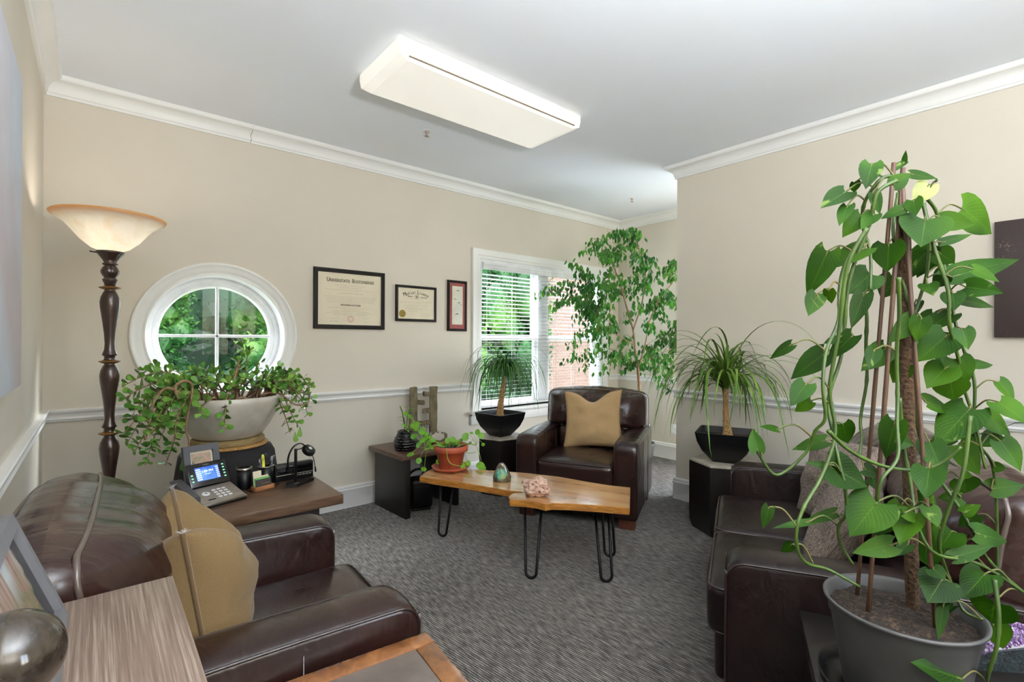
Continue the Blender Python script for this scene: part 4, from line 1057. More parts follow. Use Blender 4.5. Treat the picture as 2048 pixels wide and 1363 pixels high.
# ================================================================ LEFT FOREGROUND
# photo frame on the cabinet, leaning back, facing into the room
pf = thing('photo_frame', 'large grey photo frame of a garden on the cabinet, lower left', 'photo frame', (-.035, 1.0, cz))
fw = .022; Wf, Hf = .185, .200
p_r = at(140, 1226, z=cz+.004); pf.location = (p_r.x, p_r.y-Wf, cz)
lm = Matrix.Rotation(rad(-20), 4, 'Y')
b = B()
for q in ((-Wf, -Wf+fw, 0, Hf), (Wf-fw, Wf, 0, Hf), (-Wf+fw, Wf-fw, 0, fw), (-Wf+fw, Wf-fw, Hf-fw, Hf)): box(b, -.014, 0, q[0], q[1], q[2]+.006, q[3]+.006, 0, mtx=lm)
obj('frame', b, pm('matte_grey_frame', (112, 112, 116), .45), pf, 2)
b = B(); box(b, -.012, -.010, -Wf+fw, Wf-fw, fw, Hf-fw+.006, 0, mtx=lm)
mt, nt, bs = new_mat('garden_photo'); v = texco(nt); sp = nt.nodes.new('ShaderNodeSeparateXYZ'); nt.links.new(v, sp.inputs[0])
n1 = ramp(nt, nz(nt, texco(nt, (1, 1, 1)), 24, 6, .7, .6), [(.3, lin((70, 78, 50))), (.45, lin((128, 128, 92))), (.58, lin((150, 120, 108))), (.68, lin((196, 96, 118)))])
n2 = ramp(nt, nz(nt, texco(nt, (1, 9, 1)), 4, 3, .5, .3), [(.35, lin((150, 112, 98))), (.5, lin((190, 176, 166))), (.65, lin((205, 212, 218)))])
mr = nt.nodes.new('ShaderNodeMapRange'); mr.inputs['From Min'].default_value = .09; mr.inputs['From Max'].default_value = .14; nt.links.new(sp.outputs['Z'], mr.inputs['Value'])
mx = nt.nodes.new('ShaderNodeMix'); mx.data_type = 'RGBA'; nt.links.new(mr.outputs[0], mx.inputs[0]); nt.links.new(n1, mx.inputs[6]); nt.links.new(n2, mx.inputs[7])
ad = nt.nodes.new('ShaderNodeMath'); ad.operation = 'ADD'; nt.links.new(sp.outputs['Y'], ad.inputs[0])
n3 = nt.nodes.new('ShaderNodeMath'); n3.operation = 'MULTIPLY'; n3.inputs[1].default_value = .05; nt.links.new(nz(nt, v, 30, 3), n3.inputs[0]); nt.links.new(n3.outputs[0], ad.inputs[1])
m2 = nt.nodes.new('ShaderNodeMapRange'); m2.inputs['From Min'].default_value = .135; m2.inputs['From Max'].default_value = .145; nt.links.new(ad.outputs[0], m2.inputs['Value'])
m3 = nt.nodes.new('ShaderNodeMix'); m3.data_type = 'RGBA'; nt.links.new(m2.outputs[0], m3.inputs[0]); nt.links.new(mx.outputs[2], m3.inputs[6]); m3.inputs[7].default_value = (*lin((16, 18, 18)), 1)
nt.links.new(m3.outputs[2], bs.inputs['Base Color']); bs.inputs['Roughness'].default_value = .12
obj('photo', b, mt, pf, 0)
b = B(); box(b, -.006, -.003, -.04, .04, 0, Hf*.8, 0, mtx=Matrix.Translation((-.13, 0, .002)) @ Matrix.Rotation(rad(15), 4, 'Y')); obj('easel_back', b, M['dark'], pf, 0)
# stone sphere on a ring
sp0 = V((-.066, .705, 0)); so = thing('stone_sphere', 'polished dark brown stone sphere at the lower left corner', 'sphere', (sp0.x, sp0.y, cz))
b = B(); bmesh.ops.create_uvsphere(b, u_segments=48, v_segments=32, radius=.046)
for v in b.verts: v.co.z += .154
mt = photo_mat('banded_brown_stone', [(16, 13, 11), (40, 33, 27), (66, 58, 48), (26, 21, 18)], 9); mt.node_tree.nodes['Principled BSDF'].inputs['Roughness'].default_value = .12; mt.node_tree.nodes['Principled BSDF'].inputs['Coat Weight'].default_value = .25
obj('ball', b, mt, so)
b = B(); lathe(b, [(0, 0), (.034, 0), (.034, .006), (.012, .014), (.009, .05), (.010, .09), (.026, .112), (.029, .120), (.02, .114), (0, .108)], 32); obj('ring_stand', b, pm('clear_acrylic_ring', (214, 220, 210), .1, coat=.5), so)
# ================================================================ SIDE TABLE THINGS
zs = .465
vz = thing('textured_vase', 'black glazed vase with knobbly rows on the side table', 'vase', (1.80, 3.375, zs))
b = B(); rows = 7; H_ = .148
prof = []
for i in range(rows*6+1):
    t = i/(rows*6); r = .060+.018*sin(PI*min(1, t*1.1+.1))-.012*max(0, t-.6)*2; prof.append((r+.0055*abs(sin(PI*t*rows)), t*H_))
prof = [(0, 0)]+prof+[(.044, H_), (.040, H_-.03), (0, H_-.03)]
lathe(b, prof, 72, ripple=lambda a, z: .045*abs(sin(9*a+int(z/H_*rows)*1.57)) if 0.002 < z < H_-.002 else 0); obj('body', b, M['blackgloss'], vz)
# stalks in the vase
st = thing('vase_stalks', 'pale green leafy stalks growing from the black vase', 'plant', (1.80, 3.375, zs+.12), 0)
b = B(); lb = B(); r = random.Random(8)
for tx in ((800, 812), (806, 835), (822, 815), (836, 850), (845, 880)):
    p = at(*tx, y=3.3+r.uniform(-.05, .1)) - V((1.80, 3.375, zs+.12)); pts = smoothpath([(0, 0, 0), p*.5+V((0, 0, .05)), p], 5); tube(b, pts, .0032, 6)
    for k in range(5):
        a = r.uniform(0, 6.28); leaf(lb, pts[-1-k*2], V((cos(a), sin(a), r.uniform(0, .6))), (0, 0, 1), r.uniform(.05, .08), .016, 'lance', .3, .2, 2)
obj('stalk', b, M['vine'], st); obj('foliage', lb, M['lime'], st)
# wooden ladder-like sculpture
M['mossy'] = pm('grey_mossy_wood', (112, 102, 76), .85, col2=(76, 68, 46), ns=30, stretch=(1, 1, .4), bs=80, bst=.8, bd=.006)
sq = thing('wood_sculpture', 'weathered wooden ladder-shaped sculpture with broken rungs on the side table', 'sculpture', (2.09, 3.60, zs), rad(-20))
for x0, x1, mtn in ((-.115, -.055, 0), (.05, .11, 1)):
    b = B(); rbox(b, (x1-x0, .055, .44), .006, 8, (0, 0, 0), ((x0+x1)/2, 0, .225), wr=.006, ws=22, seed=x0); obj('post', b, M['mossy'], sq)
for x0, x1, z in ((-.06, .055, .145), (-.01, .055, .245), (-.06, .005, .315), (-.005, .055, .385)):
    b = B(); rbox(b, (x1-x0, .04, .034), .005, 5, (0, 0, 0), ((x0+x1)/2, 0, z), wr=.006, ws=26, seed=z); obj('rung', b, M['mossy'], sq)
b = B(); rbox(b, (.30, .10, .05), .006, 6, (0, 0, 0), (.04, 0, .026), wr=.005, ws=20); obj('plinth', b, M['mossy'], sq)
b = B()
for k in range(5): tube(b, smoothpath([(-.05+k*.022, -.025, .11), (-.04+k*.022, -.03, .125), (-.045+k*.022, -.025, .135)], 3), .003, 5)
obj('iron_scrollwork', b, M['dark'], sq)
# crystal cluster, shell, dish
M['quartz'] = pm('clear_quartz', (196, 190, 184), .12, col2=(150, 142, 140), ns=30, coat=.6, trans=.35)
ds = thing('wooden_dish', 'shallow brown wooden dish on the side table', 'dish', (2.12, 3.43, zs))
b = B(); lathe(b, [(0, 0), (.05, 0), (.088, .02), (.092, .022), (.084, .022), (.05, .008), (0, .006)], 32); obj('bowl', b, M['endtop'], ds)
cr = thing('crystal_cluster', 'cluster of clear pointed quartz crystals before the sculpture', 'crystal', (2.06, 3.50, zs))
b = B(); r = random.Random(12)
def crystal(b, base, d, L, R, taper=.9):
    d = d.normalized(); u = d.orthogonal().normalized(); w = d.cross(u); n = 6; rings = []
    for t, q in ((0, 1), (.78, taper)): rings.append([b.verts.new(base+d*L*t+(u*cos(2*PI*i/n)+w*sin(2*PI*i/n))*R*q) for i in range(n)])
    tip = b.verts.new(base+d*L)
    for i in range(n): b.faces.new((rings[0][i], rings[0][(i+1) % n], rings[1][(i+1) % n], rings[1][i])); b.faces.new((rings[1][i], rings[1][(i+1) % n], tip))
    b.faces.new(rings[0][::-1])
for k in range(22):
    a = r.uniform(0, 2*PI); e = r.uniform(0, 1); d = V((cos(a)*e, sin(a)*e*.7, 1.1-e*.5)); crystal(b, V((cos(a)*.02, sin(a)*.02, .0)), d, r.uniform(.06, .15), r.uniform(.007, .014))
rbox(b, (.09, .07, .03), .012, 4, (0, 0, 0), (0, 0, .014), wr=.006, ws=30); obj('crystals', b, M['quartz'], cr, 0)
shl = thing('white_shell', 'broken white shell lying in the wooden dish', 'shell', (2.125, 3.41, zs+.012))
b = B()
def fsh(i, j):
    a = -1.4+2.8*i/14; t = j/8; r_ = .075*t*(1+.06*cos(i*2.2)); return V((r_*sin(a), -.012+.02*t*t+.02*t, .012+r_*cos(a)*.85+.006*cos(i*2.2)*t-.0))
grid(b, fsh, 14, 8); b2 = bmesh.ops.solidify(b, geom=b.faces[:], thickness=.003); obj('valve', b, pm('chalky_shell', (226, 218, 204), .6), shl)
# heater under the side table
ht = thing('space_heater', 'small black space heater under the side table', 'heater', (1.925, 3.36, 0), rad(-20))
b = B(); rbox(b, (.17, .14, .225), .03, 6, (0, .008, .006), (0, 0, .125)); obj('body', b, M['blackplastic'], ht)
b = B(); box(b, -.055, .055, -.082, -.072, .05, .19, .004)
for i in range(9): box(b, -.05+i*.0118, -.047+i*.0118, -.088, -.08, .055, .185)
obj('grille', b, M['dark'], ht, 2)
b = B(); tube(b, smoothpath([(-.075, .03, .20), (-.085, .03, .25), (-.04, .03, .29), (.03, .03, .29), (.07, .03, .25), (.07, .03, .21)], 5), .009, 10); obj('handle', b, M['blackplastic'], ht)
b = B(); box(b, -.07, .07, -.06, .06, 0, .016, .004); obj('foot', b, M['blackplastic'], ht, 2)
b = B(); tube(b, smoothpath([(-.08, .02, .06), (-.13, .0, .05), (-.16, .04, .012), (-.15, .1, .006), (-.1, .14, .006)], 5), .003, 6); obj('power_cord', b, M['blackplastic'], ht)
# ================================================================ ROCKS
def rock_bm(sx, sy, sz, seed, amp=.3, ridg=.0, n=4):
    b = B(); bmesh.ops.create_icosphere(b, subdivisions=n, radius=1)
    for v in b.verts:
        d = v.co.normalized(); k = 1+amp*noise.noise(d*1.3+V((seed, 0, 0)))+amp*.45*noise.noise(d*3.1+V((0, seed, 0)))+amp*.22*noise.noise(d*8+V((0, 0, seed)))
        if ridg: k += ridg*abs(noise.noise(d*5+V((seed, seed, 0))))
        v.co = V((d.x*k*sx, d.y*k*sy, d.z*k*sz))
    zm = min(v.co.z for v in b.verts)
    for v in b.verts:
        v.co.z -= zm*.86
        if v.co.z < 0: v.co.z = 0
    return b
pL = at(1003, 962, z=zt)
lb_ = thing('labradorite_stone', 'polished pointed greenish stone standing on the coffee table', 'stone', (pL.x, pL.y, zt), rad(-38))
b = B()
def flab(i, j):
    a = 2*PI*i/32; t = j/16; w = (1-t)**.55*(.84+.16*min(1, t*4))+.001
    return V((.066*w*cos(a)*(1+.05*cos(a)), .028*w*sin(a)*(1-.2*t), .118*(t**.95)))
vs, _ = grid(b, flab, 32, 16, True); b.faces.new([vs[i][0] for i in range(32)][::-1]); b.faces.new([vs[i][-1] for i in range(32)])
mt, nt, bs = new_mat('iridescent_labradorite'); v = texco(nt)
c0 = ramp(nt, nz(nt, v, 22, 5, .7), [(.3, lin((36, 34, 26))), (.6, lin((84, 76, 56)))])
c1 = ramp(nt, nz(nt, texco(nt, (1, 1, .4)), 45, 4, .6, 1), [(.35, lin((40, 120, 96))), (.5, lin((110, 170, 150))), (.65, lin((176, 170, 70)))])
dn = nt.nodes.new('ShaderNodeVectorMath'); dn.operation = 'DISTANCE'; nt.links.new(v, dn.inputs[0]); dn.inputs[1].default_value = (-.004, -.026, .050)
nn = nt.nodes.new('ShaderNodeMath'); nn.operation = 'MULTIPLY_ADD'; nn.inputs[1].default_value = .03; nt.links.new(nz(nt, v, 60, 3), nn.inputs[0]); nt.links.new(dn.outputs['Value'], nn.inputs[2])
m_ = nt.nodes.new('ShaderNodeMapRange'); m_.inputs['From Min'].default_value = .042; m_.inputs['From Max'].default_value = .056; m_.inputs['To Min'].default_value = 1; m_.inputs['To Max'].default_value = 0; nt.links.new(nn.outputs[0], m_.inputs['Value'])
mx = nt.nodes.new('ShaderNodeMix'); mx.data_type = 'RGBA'; nt.links.new(m_.outputs[0], mx.inputs[0]); nt.links.new(c0, mx.inputs[6]); nt.links.new(c1, mx.inputs[7]); nt.links.new(mx.outputs[2], bs.inputs['Base Color'])
bs.inputs['Roughness'].default_value = .12; bs.inputs['Coat Weight'].default_value = .5
obj('stone', b, mt, lb_)
pR = at(1073, 991, z=zt)
rk = thing('rough_rock', 'rough pinkish-brown rock on the coffee table', 'rock', (pR.x, pR.y, zt), rad(-38))
b = rock_bm(.072, .048, .052, 3.1, .35, .25); obj('rock', b, photo_mat('pink_brown_rock', [(62, 42, 34), (160, 116, 96), (206, 176, 156), (122, 82, 66), (190, 140, 120)], 26), rk, 0)
M_r = bpy.data.materials['pink_brown_rock']; bump(M_r.node_tree, M_r.node_tree.nodes['Principled BSDF'], nz(M_r.node_tree, texco(M_r.node_tree), 60), .8, .006); M_r.node_tree.nodes['Principled BSDF'].inputs['Roughness'].default_value = .7
# amethyst geode on the dark end table
gd = thing('amethyst_geode', 'amethyst geode slab with purple crystals behind the big pot', 'geode', (1.715, .165, .5), rad(140))
gd.scale = (.76, .76, .85)
base_o = [(-.14, -.03), (-.11, -.07), (.02, -.085), (.13, -.06), (.15, 0), (.10, .06), (-.04, .075), (-.13, .04)]
b = B(); L = []
for s, z, sk in ((.92, 0, 0), (1.02, .03, 0), (1, .055, .004), (.97, .07, .01)): L.append([b.verts.new((x*s+.004*sin(i*3+z*90), y*s+sk, z*(1+.35*(-x/.15)))) for i, (x, y) in enumerate(base_o)])
n = len(base_o)
for i in range(3):
    for j in range(n): b.faces.new((L[i][j], L[i][(j+1) % n], L[i+1][(j+1) % n], L[i+1][j]))
b.faces.new(L[0][::-1]); b.faces.new(L[-1]); obj('basalt_rind', b, pm('dark_green_grey_rind', (38, 50, 54), .6, col2=(20, 26, 30), ns=30, bs=60, bst=.8, bd=.01), gd, 0)
b = B(); prism(b, [(x*.9, y*.86+.01) for x, y in base_o], .068, .074)
for v in b.verts: v.co.z *= 1+.35*(-v.co.x/.15)
obj('agate_rim', b, pm('milky_agate', (196, 190, 198), .3), gd, 0)
b = B(); r = random.Random(4)
for k in range(520):
    x, y = r.uniform(-.125, .135), r.uniform(-.075, .065)
    if (x/.14)**4+(y/.072)**4 < 1: crystal(b, V((x*.9, y*.9+.01, .070*(1-.35*x/.15))), V((r.uniform(-.5, .5), r.uniform(-.5, .5), 1)), r.uniform(.008, .018), r.uniform(.003, .006))
tag(obj('crystal_lining', b, pm('amethyst', (92, 62, 112), .15, col2=(140, 110, 156), ns=40, coat=.6), gd, 0), 'purple crystal lining', kind='stuff')
# ================================================================ JADE PLANT
JX, JY = .585, 3.20
b = B(); jt = thing('plant_stand', 'round stool draped in black cloth under the jade plant bowl', 'stool', (JX, JY, 0))
lathe(b, [(0, .69), (.19, .69), (.222, .682), (.236, .655), (.25, .55), (.28, .3), (.31, .02), (.312, .0), (.30, .0)][::-1], 96, ripple=lambda a, z: (.02+.03*max(0, .6-z))*sin(9*a+2*sin(a*2))*(1 if z < .66 else 0))
obj('black_cloth', b, pm('black_cloth', (16, 15, 18), .9, col2=(22, 21, 25), ns=20, bs=200, bst=.2, bd=.001), jt)
mats_ = thing('straw_mats', 'two round woven straw mats under the white bowl', 'mat', (JX, JY, .69))
b = B(); lathe(b, [(0, 0), (.198, 0), (.206, .006), (.206, .012), (.198, .018), (0, .018)], 48, (0, 0, 0)); obj('lower_mat', b, pm('straw', (176, 136, 78), .8, col2=(130, 94, 50), ns=90, bs=120, bst=.6), mats_)
b = B(); lathe(b, [(0, .018), (.182, .018), (.188, .024), (.186, .045), (.18, .050), (0, .050)], 48); obj('upper_mat', b, pm('woven_straw', (152, 130, 84), .8, col2=(112, 92, 56), ns=60, stretch=(.3, .3, 3), bs=120, bst=.6), mats_)
jp = thing('jade_plant', 'sprawling jade plant in a wide white glazed bowl by the round window', 'potted plant', (JX, JY, .740))
M['whiteglaze'] = pm('weathered_white_glaze', (208, 202, 190), .3, col2=(176, 168, 154), ns=5, lo=.45, hi=.75, coat=.4)
b = B(); lathe(b, [(0, .0), (.15, 0), (.175, .012), (.215, .07), (.255, .14), (.277, .20), (.282, .232), (.276, .238), (.268, .232), (.262, .20), (.2, .19)], 64); obj('bowl', b, M['whiteglaze'], jp)
b = B(); lathe(b, [(.262, .2), (.15, .212), (0, .218)], 48); obj('soil', b, M['soil'], jp)
jo = jp.location
stems, fol, drp = B(), B(), B(); r = random.Random(21)
def jade_branch(src, dst, arch, n=9, r0=.008, leafn=None, mi=0):
    """a branch from the soil to a tip, arching up before it falls"""
    mid = src.lerp(dst, .45)+V((0, 0, arch)); pts = smoothpath([src, src.lerp(mid, .5)+V((r.uniform(-.03, .03), r.uniform(-.03, .03), arch*.5)), mid, mid.lerp(dst, .6)+V((r.uniform(-.02, .02), r.uniform(-.02, .02), .01)), dst], 6)
    N = len(pts); tube(stems, pts, [r0*(1-.7*i/(N-1)) for i in range(N)], 6)
    L = sum((pts[i+1]-pts[i]).length for i in range(N-1)); cnt = leafn or max(4, int(L*.75/.026)); az = r.uniform(0, 3)
    for k in range(cnt):
        f = 1-.72*k/cnt; i = min(N-2, int(f*(N-1))); p = pts[i]; t = (pts[i+1]-pts[max(0, i-1)]).normalized()
        u = t.orthogonal().normalized(); w = t.cross(u); az += PI/2+.3
        for s in (1, -1):
            if k and r.random() < .12: continue
            d = (u*cos(az)+w*sin(az))*s+t*r.uniform(.3, .9)+V((0, 0, .35)); d.normalize()
            Lf = r.uniform(.034, .054)*(1 if k else .8)
            jade_leaf(fol, p, d, (t+V((0, 0, .8))), Lf, Lf*.58)
def jade_leaf(bm, p, d, nrm, L, W):
    for s in (1, -1): leaf(bm, V(p)+V(nrm).normalized()*.0022*s*.0, d, V(nrm)*s, L, W, 'jade', -.06*s, -.12, 2)
def J(u, v, y): return at(u, v, y=y)-jo
def soilp(): a = r.uniform(0, 2*PI); q = r.uniform(.05, .22); return V((q*cos(a), q*sin(a), .21))
tips = [(250, 770, 3.1, .16), (245, 800, 3.05, .14), (262, 840, 3.0, .16), (245, 870, 3.0, .16), (268, 905, 2.98, .18), (290, 930, 2.95, .2), (310, 900, 2.95, .2), (330, 930, 3.0, .2), (300, 870, 2.9, .18), (320, 850, 2.9, .15),
        (285, 740, 3.3, .08), (310, 735, 3.25, .06), (345, 740, 3.3, .05), (330, 780, 3.0, .12), (360, 820, 2.9, .14), (300, 800, 3.0, .14), (275, 820, 3.1, .15), (350, 870, 2.85, .16),
        (485, 685, 3.25, .02), (475, 720, 3.15, .02), (500, 700, 3.2, .02), (395, 745, 3.1, .03), (430, 740, 3.2, .03), (415, 760, 3.0, .03), (450, 750, 3.35, .03), (520, 725, 3.3, .04), (540, 740, 3.2, .05),
        (560, 735, 3.25, .07), (590, 745, 3.2, .08), (610, 760, 3.2, .09), (620, 775, 3.15, .1), (625, 800, 3.15, .13), (615, 830, 3.1, .14), (595, 850, 3.05, .15), (580, 865, 3.05, .17), (605, 820, 3.25, .14), (570, 820, 3.0, .12),
        (560, 780, 3.0, .08), (530, 760, 3.0, .05), (500, 760, 3.05, .04), (470, 770, 3.0, .03), (585, 790, 3.1, .1), (450, 860, 2.85, .10), (405, 830, 2.87, .06), (360, 760, 3.1, .08), (380, 740, 3.35, .05), (320, 820, 3.1, .14), (340, 905, 2.9, .2), (255, 885, 3.05, .18),
        (610, 790, 3.3, .12), (550, 760, 3.35, .07), (405, 735, 3.4, .04), (460, 735, 3.1, .03), (290, 845, 2.95, .15), (575, 755, 3.1, .08), (600, 775, 3.05, .1), (480, 745, 3.3, .03), (440, 765, 3.05, .02), (350, 790, 3.0, .1),
        (405, 755, 3.0, .03), (425, 745, 3.05, .03), (455, 765, 2.98, .02), (490, 755, 3.0, .03), (510, 745, 3.1, .03), (535, 765, 2.98, .05), (545, 750, 3.1, .05), (565, 770, 3.05, .07), (590, 765, 3.0, .08), (370, 770, 3.05, .05), (340, 765, 3.1, .07), (315, 760, 3.05, .08), (475, 745, 3.25, .03), (520, 770, 2.95, .03), (395, 765, 2.95, .03), (605, 800, 3.0, .12)]
for u, v, y, ar in tips:
    dst = J(u, v, y); src = V((max(-.22, min(.22, dst.x*.55)), max(-.2, min(.2, dst.y*.5)), .212)) if True else soilp()
    jade_branch(src, dst, ar*.75, r0=r.uniform(.004, .008))
# thick old stems
for pts, rr in (([(360, 802), (350, 775), (368, 762), (385, 775), (372, 850), (378, 880), (374, 905)], .0075), ([(365, 790), (335, 775), (310, 800), (300, 845), (290, 880)], .007), ([(520, 790), (555, 785), (590, 808), (615, 805), (620, 785)], .0065), ([(465, 795), (468, 760), (478, 720)], .008)):
    q = smoothpath([J(u, v, 2.93 if u < 450 else 3.05) for u, v in pts], 5); tube(stems, q, [rr*(1-.5*i/len(q)) for i in range(len(q))], 8)
for u, v in ((372, 900), (365, 925), (590, 870), (600, 860)):
    p = J(u, v, 2.92 if u < 400 else 3.05); jade_leaf(fol, p+V((0, 0, .02)), V((.2*r.uniform(-1, 1), 0, -1)), V((0, -1, 0)), .06, .03)
for k in range(16):
    a = r.uniform(0, 6.28); p = soilp(); q = p+V((cos(a)*.1, sin(a)*.05, .0)); tube(stems, smoothpath([p, p.lerp(q, .5)+V((0, 0, .03)), q], 4), .007, 6)
obj('stems', stems, M['jadestem'], jp); obj('foliage', fol, M['jade'], jp)

# ================================================================ PONYTAIL PALMS
def palm_pot(parent, side, h, rz, mat_):
    """square tapering planter with a flat base"""
    b = B(); L = []; lv = [(0, .42), (.15, .56), (.4, .78), (.7, .93), (1, 1.0)]
    def sq_(s, z):
        c = s*.08; q = [(s-c, -s), (s, -s+c), (s, s-c), (s-c, s), (-s+c, s), (-s, s-c), (-s, -s+c), (-s+c, -s)]
        return [b.verts.new((x*cos(rz)-y*sin(rz), x*sin(rz)+y*cos(rz), z)) for x, y in q]
    for t, s in lv: L.append(sq_(side/2*s, t*h))
    L.append(sq_(side/2-.012, h)); L.append(sq_(side/2*.93-.012, h*.78))
    for i in range(len(L)-1):
        for j in range(8): b.faces.new((L[i][j], L[i][(j+1) % 8], L[i+1][(j+1) % 8], L[i+1][j]))
    b.faces.new(L[0][::-1]); obj('planter', b, mat_, parent, 2)
    b = B(); q = sq_.__defaults__; s = side/2*.92-.012
    vs = [b.verts.new((x*cos(rz)-y*sin(rz), x*sin(rz)+y*cos(rz), h*.80)) for x, y in ((s, -s), (s, s), (-s, s), (-s, -s))]; b.faces.new(vs)
    obj('soil', b, M['soil'], parent, 0)
def ponytail(name, label, loc, side, ph_, prz, trunk, crown, n, wid, mt, seed, lens, grav=.13, es=((15, 50), (45, 80), (70, 88)), avoid=None):
    o = thing(name, label, 'potted plant', loc); palm_pot(o, side, ph_, prz, M['blackplastic'])
    b = B(); tp = smoothpath([V(p) for p in trunk], 6); N = len(tp)
    tube(b, tp, [.030*(1-i/(N-1))**1.5+.014+.0015*sin(i*2.1) for i in range(N)], 12); obj('trunk', b, M['palmtrunk'], o)
    b = B(); r = random.Random(seed); C = V(crown)
    for k in range(n):
        a = r.uniform(0, 2*PI); e = rad(r.uniform(*r.choice(es))); L = r.uniform(*lens)
        if e > rad(76): L *= .5
        d = V((cos(a)*cos(e), sin(a)*cos(e), sin(e))); p = C+V((0, 0, r.uniform(-.05, .03)))+d*.008; pts = [p.copy()]; m_ = 16; g = grav*r.uniform(.75, 1.35); wv = r.uniform(-.06, .06)
        for i in range(m_):
            d = (d+V((wv*cos(a+1.57), wv*sin(a+1.57), -g*(.6+.8*i/m_)))).normalized()
            if d.z < -.97: d = (d+V((cos(a+i)*.10, sin(a+i)*.10, 0))).normalized()
            p = p+d*(L/m_)
            if p.z+loc[2] < .5 and avoid: pass
            w = o.location+p; w.y = min(w.y, avoid[0]); w.x = min(w.x, avoid[1]); p = w-o.location
            pts.append(p.copy())
        ribbon(b, pts, wid*r.uniform(.7, 1.15))
    obj('foliage', b, mt, o); return o
PL = (2.69, 3.33, .475)
cw = at(1010, 748, y=3.33)-V(PL)
ponytail('ponytail_palm', 'ponytail palm in a black square planter before the left side of the wide window', PL, .325, .20, rad(7), [(.0, 0, .15), (.0, 0, .22), (cw.x*.5+.0, 0, .4), (cw.x, cw.y, cw.z)], (cw.x, cw.y, cw.z), 240, .0125, M['palm'], 3, (.36, .72), .33, es=((58, 74), (66, 84), (76, 89)), avoid=(YB-.09, 9))
PR = (3.325, 1.64, .475)
tb_ = at(1455, 866, x=3.325)-V(PR); cw = at(1452, 770, x=3.325)-V(PR)
ponytail('ponytail_palm', 'ponytail palm in a black planter at the corner of the right wall', PR, .36, .205, rad(22), [(tb_.x, tb_.y, .15), (tb_.x, tb_.y, .20), (cw.x, cw.y, cw.z*.6), (cw.x, cw.y, cw.z)], (cw.x, cw.y, cw.z), 140, .017, M['palmr'], 7, (.42, .98), .24, es=((38, 66), (55, 80), (74, 89)), avoid=(9, XR-.02))

# ================================================================ WEEPING FIG
FX, FY = 4.10, 2.92
fg = thing('weeping_fig', 'tall leafy weeping fig tree behind the far armchair', 'potted tree', (FX, FY, 0)); fo = fg.location
b = B(); lathe(b, [(0, 0), (.13, 0), (.17, .28), (.175, .30), (.16, .30), (.155, .26)], 32); obj('pot', b, M['greypot'], fg)
b = B(); lathe(b, [(.157, .26), (0, .27)], 24); obj('soil', b, M['soil'], fg)
dF = (fo-CAM).dot(FW)
def Fp(u, v, dd=0): return at(u, v, d=dF+dd)-fo
tr_ = [V((0, 0, .25)), Fp(1277, 850), Fp(1279, 790), Fp(1276, 740), Fp(1270, 700)]
b = B(); q = smoothpath(tr_, 5); tube(b, q, [.022-.010*i/len(q) for i in range(len(q))], 9)
r = random.Random(77); fol = B()
mains = {}
for key, pts, r0 in (('a', [(1270, 700), (1266, 660), (1252, 610), (1238, 560), (1225, 530)], .010), ('b', [(1276, 735), (1290, 690), (1300, 640), (1318, 600), (1345, 565)], .008), ('c', [(1266, 660), (1285, 600), (1290, 540), (1275, 490)], .008), ('d', [(1279, 725), (1300, 715), (1325, 705), (1350, 695)], .005), ('e', [(1268, 690), (1235, 670), (1190, 640)], .006)):
    off = r.uniform(-.25, .25); q = smoothpath([Fp(u, v, off*i/len(pts)) for i, (u, v) in enumerate(pts)], 5); mains[key] = q; tube(b, q, [r0*(1-.5*i/len(q)) for i in range(len(q))], 7)
allm = [p for q in mains.values() for p in q]
targets = [(1072, 588), (1092, 575), (1100, 612), (1125, 560), (1150, 590), (1120, 600), (1145, 520), (1165, 500), (1182, 478), (1200, 480), (1225, 475), (1245, 468), (1268, 465), (1285, 500), (1300, 530), (1180, 540), (1210, 520), (1240, 510), (1265, 520), (1170, 570), (1195, 590), (1215, 560), (1245, 560), (1135, 690),
           (1150, 715), (1165, 735), (1130, 725), (1180, 700), (1200, 740), (1175, 660), (1150, 640), (1215, 690), (1235, 720), (1250, 740), (1200, 640), (1230, 640), (1160, 610), (1190, 670), (1240, 690), (1310, 560), (1330, 540), (1345, 525), (1352, 560), (1340, 600), (1350, 640), (1325, 640), (1310, 610),
           (1345, 690), (1330, 720), (1315, 735), (1340, 750), (1300, 660), (1290, 700), (1310, 690), (1285, 740), (1325, 770), (1350, 740), (1290, 580), (1275, 620), (1320, 670), (1225, 610), (1355, 610), (1360, 660), (1375, 620), (1380, 680), (1205, 555), (1230, 590), (1260, 560), (1295, 620), (1255, 640), (1160, 545), (1340, 780), (1240, 495), (1190, 510), (1270, 545),
           (1180, 610), (1215, 660), (1170, 715), (1265, 590)]
